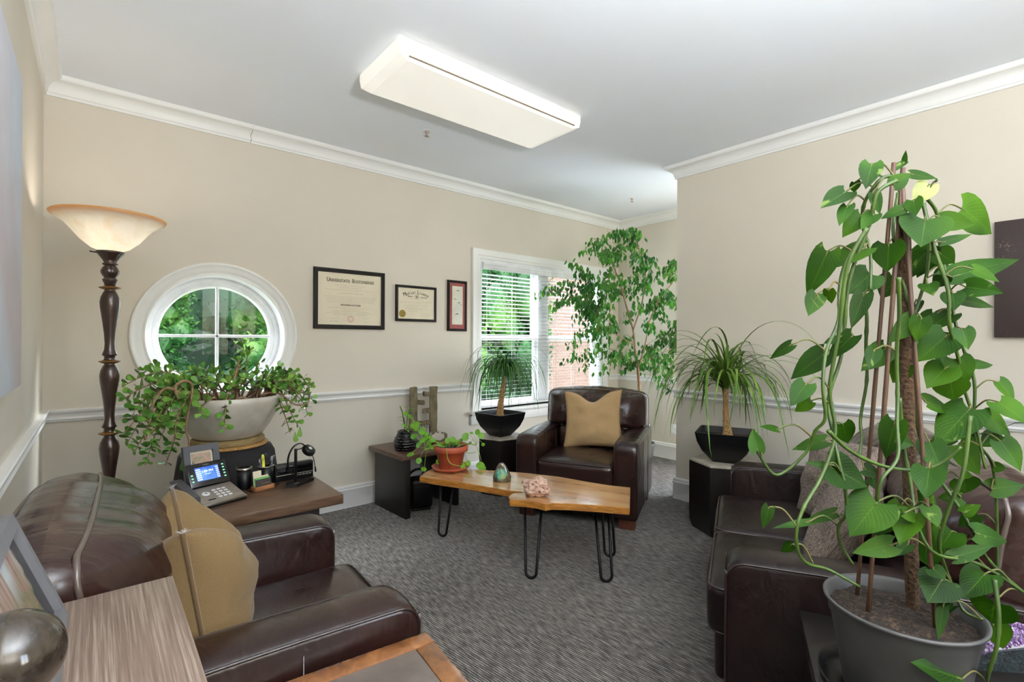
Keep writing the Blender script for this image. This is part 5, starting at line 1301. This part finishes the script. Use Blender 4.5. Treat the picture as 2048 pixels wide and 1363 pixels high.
for u, v in targets:
    dd = r.uniform(-.55, .45); T_ = Fp(u, v, dd)
    w = fo+T_
    if w.y > 3.62: T_ = at(u, v, y=r.uniform(3.3, 3.6))-fo
    w = fo+T_
    if w.x > 4.72: T_.x = 4.70-fo.x
    S = min(allm, key=lambda p: (p-T_).length+max(0, p.z-T_.z)*.6)
    mid = S.lerp(T_, .5)+V((0, 0, .07+.12*(T_-S).length)); q = smoothpath([S, mid, T_], 7); N = len(q)
    tube(b, q, [.0035*(1-.75*i/(N-1)) for i in range(N)], 5)
    L = (T_-S).length; cnt = int(24+L*46)
    for k in range(cnt):
        f = 1-(k/cnt)*.85; i = min(N-2, int(f*(N-1))); p = q[i].lerp(q[i+1], r.random())
        twig = V((r.uniform(-1, 1), r.uniform(-1, 1), r.uniform(-.5, .25)))*.06; pe = p+twig
        if fo.y+pe.y > 3.66: pe.y = 3.66-fo.y
        d = V((r.uniform(-.6, .6), r.uniform(-.6, .6), -1.0)); nn = V((r.uniform(-1, 1), r.uniform(-1, 1), r.uniform(-.2, .5)))
        Lf = r.uniform(.042, .07); leaf(fol, pe, d, nn, Lf, Lf*.46, 'fig', r.uniform(-.1, .25), .15, 2)
obj('trunk', b, M['bark'], fg); obj('foliage', fol, M['ficus'], fg)

# ================================================================ PILEA
PX = at(901, 938, z=zt); pl_ = thing('pilea_plant', 'pancake plant in a terracotta pot and saucer on the coffee table', 'potted plant', (PX.x, PX.y, zt)); po = pl_.location
dP = (po-CAM).dot(FW)
b = B(); lathe(b, [(0, 0), (.095, 0), (.118, .012), (.127, .026), (.122, .028), (.112, .016), (.09, .008), (0, .006)], 48); obj('saucer', b, M['terracotta'], pl_)
b = B(); lathe(b, [(0, .008), (.074, .008), (.076, .012), (.096, .122), (.110, .126), (.116, .130), (.118, .166), (.113, .168), (.106, .150), (.1, .145)], 48); obj('pot', b, M['terracotta'], pl_)
b = B(); lathe(b, [(.104, .146), (0, .150)], 32); obj('soil', b, M['soil'], pl_)
sb_, fb = B(), B(); r = random.Random(31)
cents = [(855, 905, -.02), (893, 895, .0), (918, 893, .03), (950, 898, .05), (830, 880, .12), (852, 892, -.08)]
hub = {0: (856, 898), 1: (895, 890), 2: (918, 892), 3: (952, 890), 4: (838, 868), 5: (850, 900)}
for k, (u, v) in hub.items():
    h = at(u, v, d=dP+cents[k][2])-po; s = at(900+(u-900)*.25, 895, d=dP)-po; s.z = .15
    tube(sb_, smoothpath([s, s.lerp(h, .5)+V((0, 0, .02)), h], 5), .0035, 6)
leaves = [(0, 833, 855, 20), (0, 845, 862, 22), (0, 828, 872, 22), (0, 838, 888, 24), (0, 860, 873, 16), (0, 822, 908, 26), (0, 858, 884, 20), (0, 848, 938, 20), (0, 838, 920, 22), (0, 852, 875, 20),
          (1, 880, 888, 26), (1, 895, 880, 20), (1, 905, 878, 22), (1, 875, 900, 26), (1, 903, 910, 26), (1, 876, 922, 18), (1, 884, 958, 12), (1, 890, 890, 22),
          (2, 912, 884, 20), (2, 922, 880, 20), (2, 930, 873, 26), (2, 925, 930, 28), (2, 936, 925, 22), (2, 905, 885, 18), (3, 932, 870, 24), (3, 943, 865, 14), (3, 955, 863, 22), (3, 962, 870, 24), (3, 940, 886, 14), (3, 966, 888, 14), (3, 960, 930, 32), (3, 965, 935, 24),
          (4, 812, 826, 18), (4, 820, 832, 16), (4, 826, 850, 20), (4, 835, 846, 18), (4, 808, 850, 14), (4, 845, 858, 20), (4, 852, 866, 20), (5, 865, 880, 18), (5, 845, 880, 20), (5, 862, 893, 20)]
for k, u, v, s in leaves:
    dd = cents[k][2]+r.uniform(-.05, .04); c = at(u, v, d=dP+dd)-po; h = at(*hub[k], d=dP+cents[k][2])-po; R_ = s*.0018
    away = (c-h); away.z = 0; dl = (away.normalized() if away.length > .001 else V((1, 0, 0)))*.6+V((0, 0, r.uniform(-1.1, .1)))
    tocam = (CAM-(po+c)).normalized(); nn = (tocam*.8+V((r.uniform(-.5, .5), r.uniform(-.5, .5), r.uniform(.1, .9)))).normalized()
    dl = (dl-nn*dl.dot(nn)).normalized()
    tube(sb_, smoothpath([h, h.lerp(c, .5)+V((0, 0, .03)), c], 4), .0013, 5)
    leaf(fb, c-dl*R_*.45, dl, nn, R_*1.05, R_, 'round', .08, .08, 4)
q = smoothpath([at(u, v, d=dP-.13)-po for u, v in ((893, 895), (896, 918), (905, 928), (925, 932))], 5); tube(sb_, q, .0022, 6)
q = smoothpath([at(u, v, d=dP+.05)-po for u, v in ((925, 893), (933, 900), (935, 905), (946, 905), (953, 902))], 5); tube(sb_, q, .0022, 6)
obj('stems', sb_, M['lime'], pl_); obj('foliage', fb, M['pilea'], pl_)

# ================================================================ POTHOS
GX, GY = 1.372, .276
gp = thing('pothos_plant', 'tall trailing pothos on a coir pole in a dark grey pot, right foreground', 'potted plant', (GX, GY, .5)); go = gp.location
dG = (go-CAM).dot(FW)
sa = thing('plant_saucer', 'black plastic saucer under the grey pothos pot', 'saucer', (GX-.005, GY+.01, .5))
b = B(); lathe(b, [(0, 0), (.125, 0), (.142, .012), (.147, .034), (.143, .034), (.136, .014), (.12, .005), (0, .004)], 56); obj('dish', b, M['blackplastic'], sa)
gp.location.z = .504; go = gp.location
b = B(); lathe(b, [(0, 0), (.104, 0), (.106, .004), (.132, .165), (.136, .170), (.139, .196), (.146, .200), (.147, .206), (.142, .207), (.137, .200), (.132, .175)], 64); obj('pot', b, M['greypot'], gp)
b = B(); lathe(b, [(.134, .178), (.08, .186), (0, .190)], 40)
for v in b.verts: v.co.z += .008*noise.noise(v.co*30)
obj('soil', b, M['soil'], gp)
def G(u, v, dd=0): return at(u, v, d=dG+dd)-go
zso = .504+.185
def Gs(u, v): return at(u, v, z=zso)-go
for (u0, v0), (u1, v1), rr in (((1713, 1186), (1788, 325), .0042), ((1735, 1222), (1806, 336), .0045), ((1873, 1256), (1803, 348), .0045)):
    b = B(); A_, B_ = Gs(u0, v0)-V((0, 0, .02)), G(u1, v1, 0); q = [A_.lerp(B_, t/12) for t in range(13)]
    tube(b, q, [rr*(1.0+(.12 if i % 3 == 0 else 0)) for i in range(13)], 8); obj('bamboo_cane', b, M['bamboo'], gp)
b = B(); A_, B_ = Gs(1826, 1215)-V((0, 0, .02)), G(1806, 430, .01); tube(b, [A_.lerp(B_, t/40)+V((noise.noise(V((t, 0, 0)))*.0015, 0, 0)) for t in range(41)], [.0135+.002*noise.noise(V((t*.8, 3, 0))) for t in range(41)], 12); obj('coir_pole', b, M['coir'], gp)
def c1(x, y): return (1480+x/2.84, 280+y/2.84)
def c2(x, y): return (1480+x/2.26, 760+y/2.26)
r = random.Random(5)
vines = [
 ([c1(900, 215), c1(820, 210), c1(750, 280), c1(700, 380), c1(700, 500), c1(740, 650), c1(740, 850)], -.05),
 ([c1(890, 230), c1(780, 300), c1(730, 480), c1(600, 700), c1(565, 850), c1(560, 1020), c1(490, 1200), c2(374, 20), c2(385, 170), c2(340, 230), c2(295, 330), c2(165, 428), c2(80, 325)], -.07),
 ([c1(720, 500), c1(610, 720), c1(560, 1100), c2(405, 40), c2(430, 240), c2(370, 430), c2(290, 570), c2(255, 680), c2(265, 780), c2(310, 830), c2(400, 855), c2(540, 932)], -.10),
 ([c1(760, 420), c1(620, 800), c1(580, 1200), c2(400, 90), c2(425, 260), c2(450, 380), c2(475, 490), c2(480, 600), c2(445, 660), c2(455, 740), c2(510, 830)], -.04),
 ([c1(700, 900), c1(720, 1000), c1(715, 1180), c1(720, 1363), c2(545, 170), c2(550, 260), c2(540, 340)], .06),
 ([c1(900, 780), c1(905, 1000), c1(890, 1200), c2(712, 60), c2(710, 200), c2(712, 350), c2(640, 450), c2(620, 545)], -.09),
 ([c1(1060, 330), c1(1120, 420), c1(1140, 620), c1(1190, 860), c1(1240, 1100), c1(1330, 1363), c2(1060, 250), c2(1140, 380), c2(1160, 600), c2(1165, 960)], .03),
 ([c1(1040, 360), c1(1100, 600), c1(1180, 850), c1(1190, 1050), c1(1240, 1240), c2(1010, 30), c2(1060, 180), c2(1110, 400)], -.03),
 ([c1(1080, 540), c1(1060, 760), c1(1020, 900), c1(960, 1100), c1(970, 1300)], .05),
 ([c2(1040, 160), c2(1010, 410), c2(950, 560), c2(900, 730), c2(930, 850), c2(960, 930), c2(1010, 1040), c2(1100, 1080)], -.08),
 ([c2(400, 230), c2(500, 320), c2(640, 385), c2(780, 405), c2(900, 380), c2(1000, 300)], -.11),
 ([c2(720, 80), c2(740, 300), c2(770, 460), c2(790, 600), c2(830, 720), c2(900, 790), c2(1080, 830), c2(1284, 960)], -.06),
 ([c2(880, 420), c2(980, 560), c2(1060, 700), c2(1130, 820), c2(1284, 960)], .04),
 ([c1(900, 300), c1(870, 500), c1(900, 700), c1(950, 900), c1(1000, 1100), c2(800, 200), c2(880, 400), c2(940, 500)], .02),
 ([c2(1150, 900), c2(1170, 1060), c2(1160, 1200), c2(1130, 1300), c2(1115, 1363)], -.12)]
sv = B(); VP = []
for pts, dd in vines:
    ph0 = r.uniform(0, 6); q = smoothpath([G(u, v, dd+.025*sin(i*.9+ph0)) for i, (u, v) in enumerate(pts)], 6); N = len(q)
    tube(sv, q, [.0040*(1+(.25 if i % 9 == 0 else 0))*(1-.25*i/N) for i in range(N)], 7); VP += q
q = [A_.lerp(B_, t/20) for t in range(21)]; VPp = VP+q
# leaves: base, tip, apparent width (all on the photograph), turn about the midrib
LV = []
def l1(bx, by, tx, ty, w, k=0): LV.append((c1(bx, by), c1(tx, ty), w/2.84, k))
def l2(bx, by, tx, ty, w, k=0): LV.append((c2(bx, by), c2(tx, ty), w/2.26, k))
for a in ((748, 135, 716, 272, 105), (602, 292, 458, 382, 115), (612, 372, 562, 482, 72), (655, 238, 650, 305, 50), (930, 128, 853, 182, 40), (932, 130, 942, 56, 26), (968, 192, 1122, 218, 48), (870, 255, 972, 184, 85), (1075, 250, 985, 368, 105, 2),
          (1258, 388, 1468, 528, 195), (1052, 450, 1030, 602, 225), (930, 388, 798, 440, 66), (692, 425, 580, 552, 110), (497, 630, 385, 893, 135), (710, 612, 462, 735, 115), (440, 872, 388, 997, 95), (505, 850, 520, 930, 60), (742, 760, 612, 872, 160),
          (705, 872, 630, 1072, 90), (845, 590, 835, 750, 150), (885, 782, 800, 900, 140), (1203, 778, 1614, 650, 135), (1240, 905, 1470, 940, 76), (1145, 582, 1325, 530, 52), (1105, 600, 1000, 782, 135), (1130, 640, 1222, 700, 105), (1205, 742, 1090, 840, 115), (1000, 1008, 842, 1152, 105, 1),
          (1195, 985, 1040, 1085, 105), (1030, 1008, 1000, 1145, 95), (1180, 1105, 1000, 1255, 190), (292, 1160, 165, 1242, 58), (482, 1212, 280, 1352, 140), (642, 1108, 488, 1250, 100), (1305, 1275, 1455, 1262, 72), (1172, 1290, 1060, 1400, 150), (765, 1190, 735, 1295, 75), (1120, 225, 1100, 240, 20), (560, 1130, 480, 1150, 50), (760, 420, 690, 500, 80), (985, 340, 1000, 430, 80), (760, 300, 800, 420, 60), (830, 1180, 690, 1310, 120), (940, 1270, 860, 1380, 120), (1230, 1240, 1290, 1400, 130)): l1(*a)
for a in ((322, 92, 243, 142, 62), (300, 15, 228, 112, 85), (385, 272, 233, 312, 58), (80, 320, 55, 212, 62), (168, 222, 92, 204, 34), (462, 196, 492, 292, 82), (700, 186, 656, 358, 95), (668, 262, 786, 292, 100), (400, 385, 582, 482, 150), (388, 385, 296, 370, 32),
          (600, 440, 612, 492, 55), (622, 548, 495, 702, 175, 3), (690, 742, 508, 780, 85, 3), (432, 598, 272, 650, 46), (310, 640, 148, 662, 32), (132, 572, 102, 672, 48), (235, 742, 180, 778, 40), (1040, 128, 880, 290, 150, 1), (950, 5, 968, 95, 120, 1), (840, 100, 960, 130, 90), (1116, 166, 1246, 248, 92), (990, 285, 1112, 434, 125),
          (850, 436, 762, 592, 85), (802, 652, 880, 862, 165), (915, 898, 850, 1002, 145), (1062, 690, 1232, 728, 92), (965, 800, 1152, 742, 62), (1110, 872, 1005, 985, 120), (1152, 1000, 1130, 1105, 150), (1142, 1098, 1190, 1218, 105), (1002, 1350, 778, 1270, 125), (1135, 490, 1290, 472, 82), (1150, 390, 1206, 400, 44), (920, 1008, 895, 1175, 42), (992, 440, 1052, 505, 85),
          (1000, 530, 892, 530, 66), (760, 740, 695, 795, 50), (740, 600, 850, 640, 55), (960, 680, 900, 760, 110), (870, 850, 930, 900, 70), (1180, 250, 1090, 300, 90), (820, 500, 900, 560, 60), (560, 400, 640, 430, 60), (1010, 600, 1090, 560, 50), (700, 590, 620, 600, 40)): l2(*a)
lb2, pal = B(), B(); uvl = lb2.loops.layers.uv.new('UVMap'); uvp = pal.loops.layers.uv.new('UVMap')
for i, (bs_, tp_, w, k) in enumerate(LV):
    q0 = at(*bs_, d=dG)-go
    S = min(VPp, key=lambda p: (lambda a: a.length_squared-(a.dot(FW))**2*.9)(p-q0))
    dd = (S-q0).dot(FW)+r.uniform(-.035, .02)
    dd = max(-.16, min(.14, dd)); base_ = at(*bs_, d=dG+dd)-go; tip = at(*tp_, d=dG+dd+r.uniform(-.03, .03))-go
    W = w/FPX*(dG+dd)*1.12; d = tip-base_; L = d.length
    tocam = (CAM-(go+base_)).normalized(); sdv = d.normalized().cross(tocam)
    nn = (tocam+V((0, 0, .35))+sdv*r.uniform(-.35, .35)).normalized()
    leaf(pal if k in (2, 3) and k == 2 else lb2, base_, d, nn, L, W, 'heart', r.uniform(.02, .14), r.uniform(.04, .2), 6, uvp if k == 2 else uvl, back=.16)
    if (S-base_).length > .008:
        m_ = S.lerp(base_, .5)+V((0, 0, min(.03, (S-base_).length*.25))); tube(lb2, smoothpath([S, m_, base_], 5), .0019, 6, mi=1)
    tube(lb2, [base_, base_+d*.12-nn*.001], .0016, 5, mi=1)
for k in range(26):
    S = r.choice([p for p in VP if .3 < p.z < 1.12 and p.dot(RT) > -.03]); a = r.uniform(0, 2*PI)
    o_ = V((cos(a), sin(a), r.uniform(-.3, .5))); base_ = S+o_*r.uniform(.015, .05); d = V((o_.x*.6, o_.y*.6, r.uniform(-1, -.1)))
    w_ = go+base_; tocam = (CAM-w_).normalized(); nn = (tocam*.8+V((o_.x, o_.y, .8))*r.uniform(.2, 1)).normalized(); L = r.uniform(.04, .08)
    leaf(lb2, base_, d, nn, L, L*r.uniform(.68, .85), 'heart', r.uniform(.05, .2), r.uniform(.05, .22), 6, uvl, back=.16)
    tube(lb2, smoothpath([S, S.lerp(base_, .5)+V((0, 0, .012)), base_], 4), .0017, 6, mi=1)
for k in range(5):
    p = Gs(1870+r.uniform(-10, 30), 1230+r.uniform(-8, 20)); d = V((r.uniform(-1, 1), r.uniform(-1, 1), 1)); leaf(lb2, p, d, (0, 0, 1), .04, .013, 'jade', .1, .1, 2, uvl)
obj('vines', sv, M['vine'], gp); obj('foliage', lb2, [M['pothos'], M['vinebrown']], gp); obj('fading_leaf', pal, M['pale'], gp)
# long dark blade crossing right wall
bp_ = thing('snake_plant', 'single long dark green blade rising behind the loveseat, right edge', 'potted plant', (3.42, .02, 0))
b = B(); A_ = V((3.42, .02, .22)); P1, P2 = at(1962, 892, x=3.45), at(2048, 845, x=3.40)
ribbon(b, smoothpath([P for P in (V((0, 0, .26)), V((0, 0, .5)), V((.0, -.02, .72)), P2-V((3.42, .02, 0)), P1-V((3.42, .02, 0)))], 6), .035); obj('blade', b, M['tree2'], bp_)
b = B(); lathe(b, [(0, 0), (.09, 0), (.115, .24), (.12, .26), (.108, .26), (.1, .23), (0, .235)], 28); obj('pot', b, M['greypot'], bp_)
# ================================================================ OUTSIDE
b = B(); box(b, -14, 24, YB+.4, 40, -.9, -.8); box(b, -14, 24, -30, YR-.4, -.9, -.8); struct('ground', b, pm('lawn_and_mulch', (88, 104, 58), .95, col2=(120, 112, 84), ns=3))
def tree(name, label, x, y, z0, rx, ry, rz, n, s, mt, seed, trunk=True):
    o = thing(name, label, 'tree', (x, y, -.8), 0, 'trees outside the windows'); r = random.Random(seed)
    if trunk:
        b = B(); tube(b, [(0, 0, 0), (.05, 0, (z0+.8)*.6), (0, .05, z0+.8+rz*.5)], [.16, .12, .05], 8); obj('trunk', b, M['bark'], o)
    b = B(); cl = [V((r.uniform(-1, 1)*rx*.8, r.uniform(-1, 1)*ry*.8, z0+.8+r.uniform(-.9, 1)*rz*.85)) for _ in range(max(8, n//90))]
    n = int(n*1.9); s *= .6
    for c in cl:
        q0 = len(b.verts); bmesh.ops.create_icosphere(b, subdivisions=2, radius=1)
        b.verts.ensure_lookup_table()
        for v in b.verts[q0:]: v.co = c+V((v.co.x*rx*.20, v.co.y*ry*.2, v.co.z*rz*.18))*(1+.35*noise.noise(v.co*3+c))
    for k in range(n):
        c = cl[k % len(cl)]; v = V((r.gauss(0, 1), r.gauss(0, 1), r.gauss(0, .8))); v = v.normalized()*r.uniform(.5, 1)
        p = c+V((v.x*rx*.32, v.y*ry*.35, v.z*rz*.30)); L = s*r.uniform(.7, 1.4)
        d = V((r.uniform(-1, 1), r.uniform(-1, 1), r.uniform(-.9, .4))).normalized(); nn = V((r.uniform(-1, 1), r.uniform(-1, .5), r.uniform(0, 1.3)))
        sd = d.cross(nn.normalized()); sd = sd.normalized() if sd.length > .1 else V((1, 0, 0))
        b.faces.new([b.verts.new(q) for q in (p, p+d*L*.5+sd*L*.28, p+d*L, p+d*L*.5-sd*L*.28)])
    obj('foliage', b, mt, o, 0)
tree('shade_tree', 'sunlit green tree beyond the round window, right of its muntin', 2.45, 8.6, 1.7, .85, .7, 1.2, 9000, .10, M['tree'], 1, False)
tree('shade_tree', 'soft green tree beyond the round window, left of its muntin', .25, 8.9, 1.5, .85, .7, 1.2, 9000, .10, M['tree'], 2, False)
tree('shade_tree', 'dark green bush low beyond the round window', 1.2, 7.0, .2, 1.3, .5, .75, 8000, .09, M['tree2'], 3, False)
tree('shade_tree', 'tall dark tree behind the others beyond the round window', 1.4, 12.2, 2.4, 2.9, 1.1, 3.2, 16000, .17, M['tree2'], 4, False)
tree('shade_tree', 'green tree seen through the left half of the blind', 5.0, 6.1, 1.8, .95, .5, 2.0, 10000, .12, M['tree'], 5)
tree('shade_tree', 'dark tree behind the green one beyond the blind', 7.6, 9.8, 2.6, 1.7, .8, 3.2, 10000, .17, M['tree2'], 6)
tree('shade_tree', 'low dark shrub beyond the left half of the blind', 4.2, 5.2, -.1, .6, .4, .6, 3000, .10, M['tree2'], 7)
# neighbouring brick wall seen through the right half of the window
mt, nt, bs = new_mat('pale_pink_brick'); bt = nt.nodes.new('ShaderNodeTexBrick'); tc = nt.nodes.new('ShaderNodeTexCoord')
mp = nt.nodes.new('ShaderNodeMapping'); mp.inputs['Rotation'].default_value = (PI/2, 0, 0); nt.links.new(tc.outputs['Object'], mp.inputs['Vector']); nt.links.new(mp.outputs[0], bt.inputs['Vector'])
bt.inputs['Scale'].default_value = 4.4; bt.inputs['Color1'].default_value = (*lin((100, 80, 68)), 1); bt.inputs['Color2'].default_value = (*lin((88, 70, 61)), 1); bt.inputs['Mortar'].default_value = (*lin((110, 97, 88)), 1)
bt.inputs['Mortar Size'].default_value = .02; nt.links.new(bt.outputs[0], bs.inputs['Base Color']); bs.inputs['Roughness'].default_value = .9
o = thing('brick_building', 'pinkish brick building outside the right half of the window', 'building', (9.3, 6.9, -.8))
b = B(); box(b, -2.85, 5, 0, .6, 0, 6.5); obj('wall', b, mt, o, 0)
b = B(); box(b, -3.1, 5.2, -.3, .9, 6.5, 6.7); obj('roof', b, M['greypot'], o, 0)
for xx in (-1.2, 1.0):
    b = B(); tube(b, [(xx, -.06, 0), (xx, -.06, 6.4)], .045, 8); obj('downpipe', b, M['bronze'], o)

# ================================================================ LIGHT
W = bpy.data.worlds.new('sky'); sc.world = W; W.use_nodes = True; nt = W.node_tree
bg = nt.nodes['Background']; sky = nt.nodes.new('ShaderNodeTexSky'); sky.sky_type = 'NISHITA'; sky.sun_disc = False
sky.sun_elevation = rad(48); sky.sun_rotation = rad(160); sky.air_density = 1; sky.dust_density = 1.5
mx = nt.nodes.new('ShaderNodeMix'); mx.data_type = 'RGBA'; mx.inputs[0].default_value = .45; nt.links.new(sky.outputs[0], mx.inputs[6]); mx.inputs[7].default_value = (3.2, 3.3, 3.4, 1)
nt.links.new(mx.outputs[2], bg.inputs['Color']); bg.inputs['Strength'].default_value = SKY
def light(name, kind, loc, rot, **kw):
    l = bpy.data.lights.new(name, kind)
    for k, v in kw.items():
        if k == 'portal': l.cycles.is_portal = True
        else: setattr(l, k, v)
    o = bpy.data.objects.new(name, l); COL.objects.link(o); o.location = loc; o.rotation_euler = rot; return o
light('sun', 'SUN', (0, -5, 12), (rad(40), rad(-22), 0), energy=SUN, angle=rad(2), color=(1, .96, .88))
light('added_ceiling_uplight', 'AREA', (.55, -.8, 1.55), (PI, 0, 0), shape='DISK', size=.8, energy=UPL, color=(.92, .965, 1))  # unseen uplight without a fixture, added to brighten the ceiling
light('torchiere_bulb', 'POINT', (lx, ly, 1.80), (0, 0, 0), energy=BULB, color=(1, .93, .84), shadow_soft_size=.05)
def aim(p, q): return (V(q)-V(p)).to_track_quat('-Z', 'Y').to_euler()
pA_, pB_ = (.63, YB+.95, 2.95), (3.6, YB+1.1, 3.3)
light('added_sky_fill_round', 'AREA', pA_, aim(pA_, (.55, 2.2, .9)), shape='RECTANGLE', size=1.3, size_y=1.0, energy=SKA, color=(.9, .96, 1))  # lamp added outside, standing in for bright sky above the trees
light('added_sky_fill_wide', 'AREA', pB_, aim(pB_, (2.9, 2.0, .5)), shape='RECTANGLE', size=2.2, size_y=1.2, energy=SKB, color=(.9, .96, 1))  # second added lamp in place of sky, for highlights through the blind
def portal(n, loc, rot, sx, sy): light(n, 'AREA', loc, rot, shape='RECTANGLE', size=sx, size_y=sy, portal=1)
portal('added_rear_portal', ((RX0+RX1)/2, YR-.14, (RZ0+RZ1)/2), (PI/2, 0, 0), RX1-RX0, RZ1-RZ0)  # portal of the added rear window
portal('daylight_window', ((WX0+WX1)/2, YB+T+.02, (WZ0+WZ1)/2), (-PI/2, 0, 0), WX1-WX0, WZ1-WZ0)
portal('daylight_round', (RCX, YB+T+.02, RCZ), (-PI/2, 0, 0), .8, .8)
light('added_alcove_daylight', 'AREA', (XF+T+.06, (AY0+AY1)/2, (AZ0+AZ1)/2), (0, PI/2, 0), shape='RECTANGLE', size=AZ1-AZ0, size_y=AY1-AY0, energy=ALC, color=(.88, .95, 1))  # lamp added outside the alcove window to strengthen its daylight
vs = sc.view_settings; vs.view_transform = 'Standard'; vs.look = 'None'; vs.exposure = EXPO; vs.gamma = 1; vs.use_curve_mapping = False
sc.display_settings.display_device = 'sRGB'
cy = sc.cycles; cy.max_bounces = 9; cy.diffuse_bounces = 5; cy.glossy_bounces = 4; cy.transparent_max_bounces = 12; cy.transmission_bounces = 6
cy.use_denoising = True; cy.caustics_reflective = False; cy.caustics_refractive = False; cy.sample_clamp_indirect = 6
